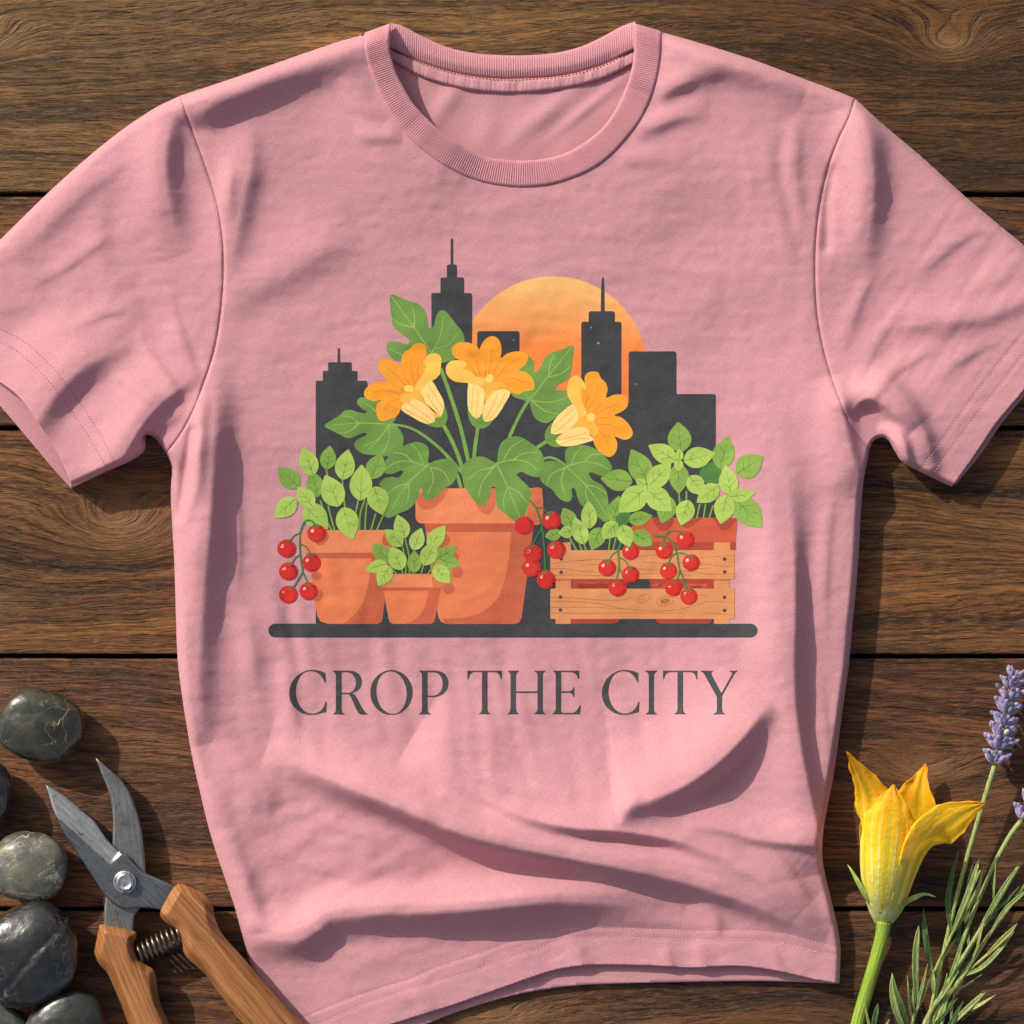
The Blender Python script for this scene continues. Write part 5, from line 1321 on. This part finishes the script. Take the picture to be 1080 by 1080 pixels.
# spring
A_, B_ = np.array([146.5, 1006.5]), np.array([190, 985.5])
ax_ = (B_ - A_) / np.linalg.norm(B_ - A_); nx_ = np.array([-ax_[1], ax_[0]])
pts = []
turns = 8.5
for k in range(int(turns * 22) + 1):
    u = k / (turns * 22)
    a = 2 * math.pi * turns * u
    rr = 10.8 - 1.2 * abs(2 * u - 1)
    p = A_ + (B_ - A_) * u + nx_ * rr * math.cos(a)
    pts.append(W(p[0], p[1], 20 + rr * math.sin(a)))
V, F = tube(pts, 1.75 * S, 8)
new_mesh('spring', V, F, SPRING, shears)

# ------------------------------------------------------------------ squash blossom
bl_root = empty('squash_blossom', W(934, 955, 0), 'yellow orange squash blossom with pointed petals on a thick green stem', 'flower')
t = NT('blossom_petal')
uvn = t.sep(t.coord('UV'))
U, Vv = uvn[0], uvn[1]                       # u across the petal 0..1, v from base to tip
rib_ = t.math('ABSOLUTE', t.math('SUBTRACT', U, 0.5))
o = t.coord('Object')
nz = t.noise(o, 90, 4, 0.6); nz2 = t.noise(t.comb(t.math('MULTIPLY', U, 26), t.math('MULTIPLY', Vv, 2.4), 0.0), 1.0, 3, 0.55)
c = t.ramp(Vv, [(0.0, srgb(226, 214, 120)), (0.16, srgb(246, 220, 90)), (0.42, srgb(255, 208, 24)), (0.68, srgb(255, 184, 8)), (1.0, srgb(254, 152, 8))])
c = t.mix(t.math('MULTIPLY', t.ramp(nz2, [(0.38, 0.0), (0.62, 1.0)]), t.ramp(Vv, [(0.1, 0.45), (0.6, 0.06)])), c, srgb(255, 232, 130))
c = t.mix(t.math('MULTIPLY', t.ramp(rib_, [(0.0, 1.0), (0.05, 0.55), (0.13, 0.0)]), t.ramp(Vv, [(0.05, 0.75), (0.75, 0.7), (1.0, 0.25)])), c, srgb(146, 158, 36))
c = t.mix(t.math('MULTIPLY', t.ramp(t.math('MINIMUM', t.math('ABSOLUTE', t.math('SUBTRACT', rib_, 0.17)), t.math('ABSOLUTE', t.math('SUBTRACT', rib_, 0.34))), [(0.0, 1.0), (0.035, 0.0)]), t.ramp(Vv, [(0.35, 0.75), (0.8, 0.0)])), c, srgb(254, 244, 176))
c = t.mix(t.math('MULTIPLY', t.ramp(nz, [(0.4, 0.0), (0.7, 1.0)]), 0.22), c, srgb(240, 140, 12))
crinkle = t.noise(t.comb(t.math('MULTIPLY', U, 9), t.math('MULTIPLY', Vv, 30), 2.0), 1.0, 3, 0.6)
petal_mat = t.out(c, 0.5, t.bump(t.math('ADD', t.math('MULTIPLY', crinkle, 1.0), t.math('MULTIPLY', nz2, 0.6)), 0.55, 0.0016), Specular_IOR_Level=0.25, Subsurface_Weight=0.45, Subsurface_Scale=0.006, Subsurface_Radius=(1.0, 0.5, 0.08))

BX = np.array([932.0, 966.0]); AXD = np.array([0.10, -0.995]); AXN = np.array([0.995, 0.10])
def petal(phi, prof, half, widths, lobe, curl=0.0, seed=0.0, nu=28, nv=56, rip=1.0, name='petal'):
    """prof: (axial, radial, centre height) control points from base to tip; half: half angle of the joined part; widths: free width along the petal (units)"""
    p = crom(np.array(prof, float), 14)
    p = np.stack([np.interp(np.linspace(0, 1, nv), np.linspace(0, 1, len(p)), p[:, k]) for k in range(3)], 1)
    w = np.interp(np.linspace(0, 1, nv), np.linspace(0, 1, len(widths)), widths)
    cph, sph = math.cos(phi), math.sin(phi)
    V, F, UV = [], [], []
    for j in range(nv):
        v = j / (nv - 1)
        a, r, zc = p[j]
        for i in range(nu):
            u = i / (nu - 1); q = 2 * u - 1
            # joined tube: on an arc round the axis; free lobe: flat strip, edges curled
            ang = phi + q * half
            arc = np.array([r * math.cos(ang), r * math.sin(ang)])
            side = q * w[j]
            rr = r - curl * (q ** 2) * w[j] * 0.35 + 1.2 * rip * mnoise.noise(Vector((q * 2.2 + seed, v * 7, seed)))
            fl = np.array([rr * cph + side * lobe[0], rr * sph + side * lobe[2]])
            k = min(1.0, max(0.0, (v - 0.46) / 0.26)); k = k * k * (3 - 2 * k)
            xy = arc * (1 - k) + fl * k
            rib = -1.0 * math.exp(-(q / 0.10) ** 2) * min(1, v * 4) * (1 - v)
            xy = xy * (1 + 0.006 * rib * 0)
            al = a + (0.7 * rip * mnoise.noise(Vector((q * 3, v * 9, seed + 7)))) * v
            al += side * lobe[1] * k
            hgt = zc + xy[1] + 0.5 * math.sin(q * 9 + seed) * (0.3 + v) * .6
            ruf = k * abs(q) ** 3
            hgt += ruf * 4.0 * mnoise.noise(Vector((v * 13, q * 2 + seed, seed)))
            al += ruf * 2.6 * mnoise.noise(Vector((v * 16, seed, q * 2)))
            hgt -= 1.6 * k * math.exp(-(q / 0.13) ** 2) * (1 - v)      # channel of the midrib
            pos = BX + AXD * al + AXN * (xy[0] + ruf * 2.2 * mnoise.noise(Vector((v * 18, seed + 3, q))))
            V.append(W(pos[0], pos[1], max(1.2, hgt)))
            UV.append((u, v))
    for j in range(nv - 1):
        for i in range(nu - 1):
            F.append((j*nu + i, j*nu + i + 1, (j+1)*nu + i + 1, (j+1)*nu + i))
    ob = new_mesh(name, V, F, petal_mat, bl_root, uv=UV)
    so = ob.modifiers.new('thickness', 'SOLIDIFY'); so.thickness = 0.5 * S; so.offset = 0
    return ob
R = math.radians
Z0, ZT = 22, 34
petal(R(-52), [(2, 11, Z0), (20, 22, 28), (45, 29, ZT), (75, 34, ZT), (105, 38, ZT + 6), (135, 38, ZT + 16), (164, 45, ZT + 20)], R(41), [9, 18, 22, 29, 36, 30, 14, .5], (.95, -.12, .25), 0.5, 3.0)
petal(R(-120), [(2, 11, Z0), (20, 22, 28), (45, 29, ZT), (75, 34, ZT), (100, 33, ZT + 8), (120, 28, ZT + 12), (136, 24, ZT + 12)], R(41), [9, 18, 22, 25, 25, 20, 10, .8], (.9, 0, -.4), 0.5, 8.0)
petal(R(148), [(2, 11, Z0), (20, 22, 28), (45, 29, ZT), (75, 32, ZT), (100, 30, ZT), (122, 32, ZT + 2), (145, 46, ZT + 6), (168, 66, ZT + 10)], R(42), [9, 18, 21, 23, 24, 22, 12, .5], (-.86, -.30, -.40), 0.6, 13.0)
petal(R(30), [(2, 11, Z0), (20, 22, 28), (45, 29, ZT), (70, 38, ZT), (89, 52, ZT), (105, 70, ZT), (120, 92, ZT - 2), (130, 110, ZT - 6)], R(42), [9, 18, 22, 24, 25, 22, 12, .5], (-.58, .76, .30), 0.5, 18.0)
petal(R(96), [(2, 11, Z0), (20, 22, 28), (45, 29, ZT + 1), (72, 34, ZT + 2), (98, 36, ZT + 3), (120, 35, ZT + 5), (139, 32, ZT + 4)], R(45), [9, 18, 23, 27, 29, 26, 14, .8], (-1, .05, -.05), 0.8, 23.0)
# calyx cup, sepals, stem
t = NT('blossom_calyx')
calyx_mat = t.out(t.ramp(t.noise(t.coord(), 120, 4, 0.6), [(0.3, srgb(176, 186, 96)), (0.7, srgb(222, 214, 150))]), 0.5)
t = NT('blossom_stem')
s3 = t.sep(t.coord('Object'))
st = t.noise(t.comb(t.math('MULTIPLY', t.math('ADD', s3[0], t.math('MULTIPLY', s3[1], -0.27)), 700), t.math('MULTIPLY', s3[1], 30), 0.0), 1.0, 3, 0.55)
stem_mat = t.out(t.ramp(st, [(0.3, srgb(112, 142, 40)), (0.55, srgb(138, 164, 52)), (0.75, srgb(160, 184, 74))]), 0.45, t.bump(st, 0.9, 0.0012), Subsurface_Weight=0.1, Subsurface_Scale=0.003)
t = NT('sepal_green')
sepal_mat = t.out(t.ramp(t.noise(t.coord(), 160, 3, 0.6), [(0.3, srgb(110, 138, 50)), (0.7, srgb(176, 188, 104))]), 0.5)
cup = [(-8, 8.2), (-4, 11), (1, 14.5), (6, 17), (11, 19), (15, 20.3)]
V, F = [], []
for a, r in cup:
    for k in range(32):
        th = 2 * math.pi * k / 32
        rr = r * (1 + 0.04 * math.cos(5 * th)) + 0.8
        pos = BX + AXD * (a + (2.2 * math.cos(5 * th + .4) if a > 14 else 0)) + AXN * rr * math.cos(th)
        V.append(W(pos[0], pos[1], max(1, 17 + a * .42 + rr * math.sin(th))))
for i in range(len(cup) - 1):
    for k in range(32):
        F.append((i*32 + k, i*32 + (k+1) % 32, (i+1)*32 + (k+1) % 32, (i+1)*32 + k))
new_mesh('calyx', V, F, calyx_mat, bl_root)
def ribbon(name, pts, ws, mat, parent, up=0.5, cup_=0.25, nu=7):
    """a narrow leaf along (x, y, z) points, slightly folded along its midrib"""
    p = crom(np.array(pts, float), 8)
    w = np.interp(np.linspace(0, 1, len(p)), np.linspace(0, 1, len(ws)), ws)
    tn = np.gradient(p, axis=0)
    V, F = [], []
    for j in range(len(p)):
        d = tn[j, :2] / (np.linalg.norm(tn[j, :2]) + 1e-9); nn = np.array([-d[1], d[0]])
        for i in range(nu):
            q = 2 * i / (nu - 1) - 1
            V.append(W(p[j, 0] + nn[0] * q * w[j], p[j, 1] + nn[1] * q * w[j], max(0.6, p[j, 2] + abs(q) * w[j] * cup_ + q * w[j] * up)))
    for j in range(len(p) - 1):
        for i in range(nu - 1):
            F.append((j*nu + i, j*nu + i + 1, (j+1)*nu + i + 1, (j+1)*nu + i))
    ob = new_mesh(name, V, F, mat, parent)
    so = ob.modifiers.new('thickness', 'SOLIDIFY'); so.thickness = 0.7 * S; so.offset = 0
    return ob
ribbon('sepal', [(921, 957, 32), (911, 941, 40), (903, 927, 40), (898, 918, 38), (894, 912, 36)], [2.6, 2.8, 2.2, 1.2, .3], sepal_mat, bl_root, 0.3)
ribbon('sepal', [(947, 958, 30), (956, 951, 36), (966, 946, 38), (976, 943, 38), (987, 946, 34)], [2.8, 3.0, 2.6, 1.4, .3], sepal_mat, bl_root, -0.3)
ribbon('sepal', [(936, 950, 44), (938, 938, 54), (939, 926, 60), (940, 918, 63)], [2.4, 2.0, 1.2, .3], sepal_mat, bl_root, 0.1)
stp = crom([(932.5, 972, 19), (930, 988, 18), (924, 1012, 15), (915, 1042, 11), (906, 1074, 8.5), (898, 1110, 8)], 8)
V, F = tube([W(*p) for p in stp], [S * (7.2 + 0.8 * math.exp(-i / 4)) for i in range(len(stp))], 20)
# five-ribbed stem
sides = 20
V = [tuple(v) for v in V]
new_mesh('stem', V, F, stem_mat, bl_root)

# ------------------------------------------------------------------ lavender
t = NT('lavender_floret')
lav_mat = t.out(t.ramp(t.noise(t.coord(), 260, 3, 0.6), [(0.28, srgb(100, 90, 134)), (0.5, srgb(142, 131, 170)), (0.74, srgb(190, 180, 208))]), 0.75, t.bump(t.noise(t.coord(), 1800, 3, 0.6), 0.4, 0.0006), Sheen_Weight=0.4, Specular_IOR_Level=0.2)
t = NT('lavender_bud')
bud_mat = t.out(t.ramp(t.noise(t.coord(), 300, 2, 0.5), [(0.3, srgb(214, 196, 160)), (0.7, srgb(246, 234, 214))]), 0.7)
t = NT('lavender_bract')
bract_mat = t.out(t.ramp(t.noise(t.coord(), 300, 2, 0.5), [(0.3, srgb(120, 118, 60)), (0.7, srgb(168, 158, 92))]), 0.7)
def green(name, a, b, f=260):
    t = NT(name)
    s = t.sep(t.coord('Object'))
    return t.out(t.ramp(t.noise(t.comb(t.math('MULTIPLY', s[0], f * 3), t.math('MULTIPLY', s[1], f * .5), 0.0), 1.0, 3, 0.6), [(0.3, srgb(*a)), (0.7, srgb(*b))]), 0.62, t.bump(t.noise(t.coord(), 1200, 2, 0.6), 0.25, 0.0005), Specular_IOR_Level=0.3)
LSTEM = green('lavender_stem', (112, 130, 66), (172, 180, 110))
LLEAF = green('lavender_leaf_grey', (98, 122, 66), (164, 178, 108))
LLEAF2 = green('lavender_leaf_dark', (50, 80, 46), (98, 128, 66))
LLEAF3 = green('lavender_leaf_yellow', (132, 140, 66), (188, 186, 112))

def pod(c, d, ln, r, flat=0.8, n=10, m=9):
    """a small closed bud from c along d (units in drawing space: x, y, z)"""
    d = np.array(d, float); d /= np.linalg.norm(d)
    a = np.cross(d, (0, 0, 1.0)); a /= np.linalg.norm(a) + 1e-9; b = np.cross(a, d)
    V, F = [], []
    for j in range(m):
        v = j / (m - 1)
        rr = r * (math.sin(math.pi * min(1, v ** 0.8)) ** 0.7) * (0.55 + 0.75 * v) if 0 < j < m - 1 else 0.02
        p = np.array(c) + d * ln * v
        for k in range(n):
            th = 2 * math.pi * k / n
            q = p + a * rr * math.cos(th) + b * rr * flat * math.sin(th)
            V.append(W(q[0], q[1], max(0.6, q[2])))
    for j in range(m - 1):
        for k in range(n):
            F.append((j*n + k, j*n + (k+1) % n, (j+1)*n + (k+1) % n, (j+1)*n + k))
    return V, F
def lavender(stem_pts, spike, label, seed, n_whorl=8, radius=11.0):
    rd = random.Random(seed)
    root = empty('lavender_sprig', W(*stem_pts[0]), label, 'flower', 'lavender sprigs on the boards')
    p = crom(np.array(stem_pts, float), 8)
    V, F = tube([W(*q) for q in p], [S * (1.9 + 0.9 * i / len(p)) for i in range(len(p))], 10)
    new_mesh('stem', V, F, LSTEM, root)
    sp = crom(np.array(spike, float), 10)
    V, F = tube([W(*q) for q in sp], [S * 1.4] * len(sp), 8)
    new_mesh('flower_axis', V, F, bract_mat, root)
    ln = np.linalg.norm(np.diff(sp, axis=0), axis=1).sum()
    at = lambda u: np.array([np.interp(u, np.linspace(0, 1, len(sp)), sp[:, k]) for k in range(3)])
    us = [0.02] + list(np.linspace(0.20, 0.97, n_whorl - 1))
    dirv = (sp[-1] - sp[0]) / np.linalg.norm(sp[-1] - sp[0])
    a = np.cross(dirv, (0, 0, 1.0)); a /= np.linalg.norm(a); b = np.cross(a, dirv)
    for wi, u in enumerate(us):
        c = at(u)
        k = 8 if u < .85 else 6
        sc = 1.0 if u < .75 else 1.0 - (u - .75) * 1.2
        ph = rd.random() * 6
        br = Mesh()
        for q in range(3):
            th = ph + q * 2.1
            o_ = a * math.cos(th) + b * math.sin(th)
            br.add(*pod(c + o_ * 1.0, dirv * .8 + o_ * .8, 6.5 * sc, 2.2 * sc))
        br.build('bract', bract_mat, root)
        for q in range(k):
            th = ph + 2 * math.pi * q / k + rd.uniform(-.25, .25)
            o_ = a * math.cos(th) + b * math.sin(th)
            dd = dirv * rd.uniform(.75, 1.05) + o_ * rd.uniform(.65, .95)
            m_ = Mesh()
            L_ = rd.uniform(15, 23) * sc
            base = c + o_ * 1.2
            m_.add(*pod(base, dd, L_, rd.uniform(3.1, 4.3) * sc))
            if rd.random() < .8:                        # an open lip beside the bud
                tip = base + dd / np.linalg.norm(dd) * L_ * .72
                for sg in (-1, 1):
                    m_.add(*pod(tip, dd + sg * np.cross(o_, dirv) * .8 + o_ * .3, rd.uniform(7, 10) * sc, 2.5 * sc, .6))
            m_.build('floret', lav_mat, root)
        if wi in (0, 2, 5):
            th = rd.uniform(.8, 2.4); o_ = a * math.cos(th) + b * math.sin(th)
            new_mesh('bud', *pod(c + o_ * 8 + dirv * 6, dirv * .8 + o_ * .4, 9, 3.4), bud_mat, root)
    return root
lavender([(972, 1110, 8), (985, 1050, 12), (1002, 975, 16), (1020, 905, 20), (1036, 850, 24), (1049, 808, 26)], [(1049, 808, 26), (1056, 780, 27), (1063, 745, 27), (1070, 712, 26)], 'lavender sprig with a full purple flower spike', 5)
lavender([(985, 1120, 8), (1002, 1040, 12), (1020, 980, 16), (1047, 915, 20), (1066, 880, 22), (1077, 866, 22)], [(1077, 866, 22), (1092, 840, 24), (1106, 812, 25), (1120, 785, 25)], 'lavender sprig whose flower leaves the picture at the right edge', 8, 7)

def leafy(stem_pts, leaves, label, mat=LLEAF, stem_r=2.0):
    root = empty('lavender_stalk', W(*stem_pts[0]), label, 'plant stalk', 'flowerless lavender stalks')
    p = crom(np.array(stem_pts, float), 8)
    V, F = tube([W(*q) for q in p], [S * stem_r * (1 - .35 * i / len(p)) for i in range(len(p))], 10)
    new_mesh('stem', V, F, LSTEM if mat is not LLEAF3 else LLEAF3, root)
    rl = random.Random(len(label))
    tnp = np.gradient(p, axis=0)
    for q in range(6 if len(leaves) > 2 else 3):          # the fine needles up the stalk
        j = int(len(p) * rl.uniform(.1, .8)); d = tnp[j, :2] / np.linalg.norm(tnp[j, :2])
        a_ = rl.choice((-1, 1)) * rl.uniform(.12, .5); d = np.array([d[0]*math.cos(a_) - d[1]*math.sin(a_), d[0]*math.sin(a_) + d[1]*math.cos(a_)])
        ln = rl.uniform(26, 52); z_ = p[j, 2]; up_ = rl.uniform(-4, 16)
        leaves = list(leaves) + [([(p[j, 0], p[j, 1], z_), (p[j, 0] + d[0]*ln*.5 + 2*a_, p[j, 1] + d[1]*ln*.5, z_ + up_*.7), (p[j, 0] + d[0]*ln, p[j, 1] + d[1]*ln - 2, z_ + up_)], rl.uniform(1.5, 2.5), rl.choice((LLEAF, LLEAF, LLEAF2, LLEAF3)))]
    for pts, w, m in leaves:
        ribbon('leaf', pts, [w * .3, w * .62, w * .78, w * .7, w * .42, .2], m, root, random.uniform(-.35, .35), .3)
    return root
leafy([(955, 1105, 6), (965, 1070, 10), (984, 1028, 14), (1004, 985, 18), (1022, 945, 22), (1034, 918, 25)],
      [([(1004, 985, 18), (1014, 960, 28), (1024, 935, 34), (1030, 915, 34), (1033, 905, 32)], 4.2, LLEAF), ([(1004, 985, 18), (1020, 960, 24), (1032, 936, 28), (1037, 914, 30)], 3.4, LLEAF3),
       ([(968, 1062, 10), (966, 1035, 20), (966, 1005, 26), (968, 985, 26), (969, 976, 25)], 4.6, LLEAF), ([(984, 1028, 14), (978, 1000, 16), (975, 975, 17), (974, 958, 17)], 4.0, LLEAF2),
       ([(1004, 985, 18), (1000, 955, 18), (1004, 925, 18), (1011, 898, 18)], 4.2, LLEAF2), ([(958, 1095, 8), (946, 1068, 20), (941, 1045, 24), (941, 1026, 22)], 4.8, LLEAF), ([(960, 1090, 8), (952, 1062, 24), (944, 1042, 28), (942, 1028, 26)], 3.6, LLEAF2)],
      'leafy stalk nearest the squash blossom stem with the widest grey green leaves')
leafy([(960, 1120, 6), (978, 1074, 10), (1000, 1036, 14), (1022, 1000, 18), (1048, 958, 22), (1074, 914, 26)],
      [([(1022, 1000, 18), (1020, 975, 12), (1022, 945, 10), (1026, 920, 10)], 3.8, LLEAF2), ([(1000, 1036, 14), (1010, 1010, 24), (1016, 985, 30)], 3.2, LLEAF), ([(1030, 985, 18), (1050, 950, 30), (1066, 925, 32), (1075, 914, 30)], 3.0, LLEAF)],
      'straight bare topped stalk crossing the middle of the bunch', LLEAF, 3.0)
leafy([(975, 1120, 6), (995, 1060, 10), (1020, 1022, 14), (1044, 985, 18), (1066, 955, 20), (1100, 905, 22)],
      [([(1044, 985, 18), (1060, 960, 26), (1076, 945, 28), (1090, 935, 26)], 3.0, LLEAF), ([(1020, 1022, 14), (1012, 1000, 10), (1012, 978, 8), (1018, 955, 8)], 3.6, LLEAF2)],
      'rightmost green stalk leaning out of the picture', LLEAF, 2.6)
leafy([(968, 1115, 5), (990, 1062, 9), (1015, 1030, 12), (1040, 1008, 15), (1060, 990, 17)],
      [([(1040, 1008, 15), (1054, 994, 22), (1066, 982, 24), (1073, 974, 22)], 3.6, LLEAF3), ([(1015, 1030, 12), (1036, 1020, 18), (1056, 1000, 20), (1070, 982, 20)], 3.2, LLEAF), ([(990, 1062, 9), (985, 1040, 16), (984, 1022, 18)], 3.4, LLEAF)],
      'short stalk with yellowing dry tipped leaves', LLEAF3, 2.2)
leafy([(985, 1125, 4), (1000, 1085, 6), (1020, 1062, 8), (1036, 1048, 9)], [([(1000, 1085, 6), (1016, 1068, 14), (1030, 1055, 16), (1040, 1046, 14)], 3.6, LLEAF), ([(992, 1098, 6), (1006, 1074, 12), (1016, 1056, 14)], 3.2, LLEAF2)],
      'lowest short stalk lying at the bottom edge', LLEAF, 2.0)
leafy([(920, 1130, 4), (922, 1100, 5), (924, 1085, 7)], [([(922, 1100, 5), (922, 1080, 12), (925, 1064, 14), (926, 1058, 12)], 3.6, LLEAF2), ([(922, 1105, 5), (930, 1090, 10), (938, 1075, 11)], 3.0, LLEAF)],
      'tiny leaf tip beside the foot of the squash stem', LLEAF, 1.8)
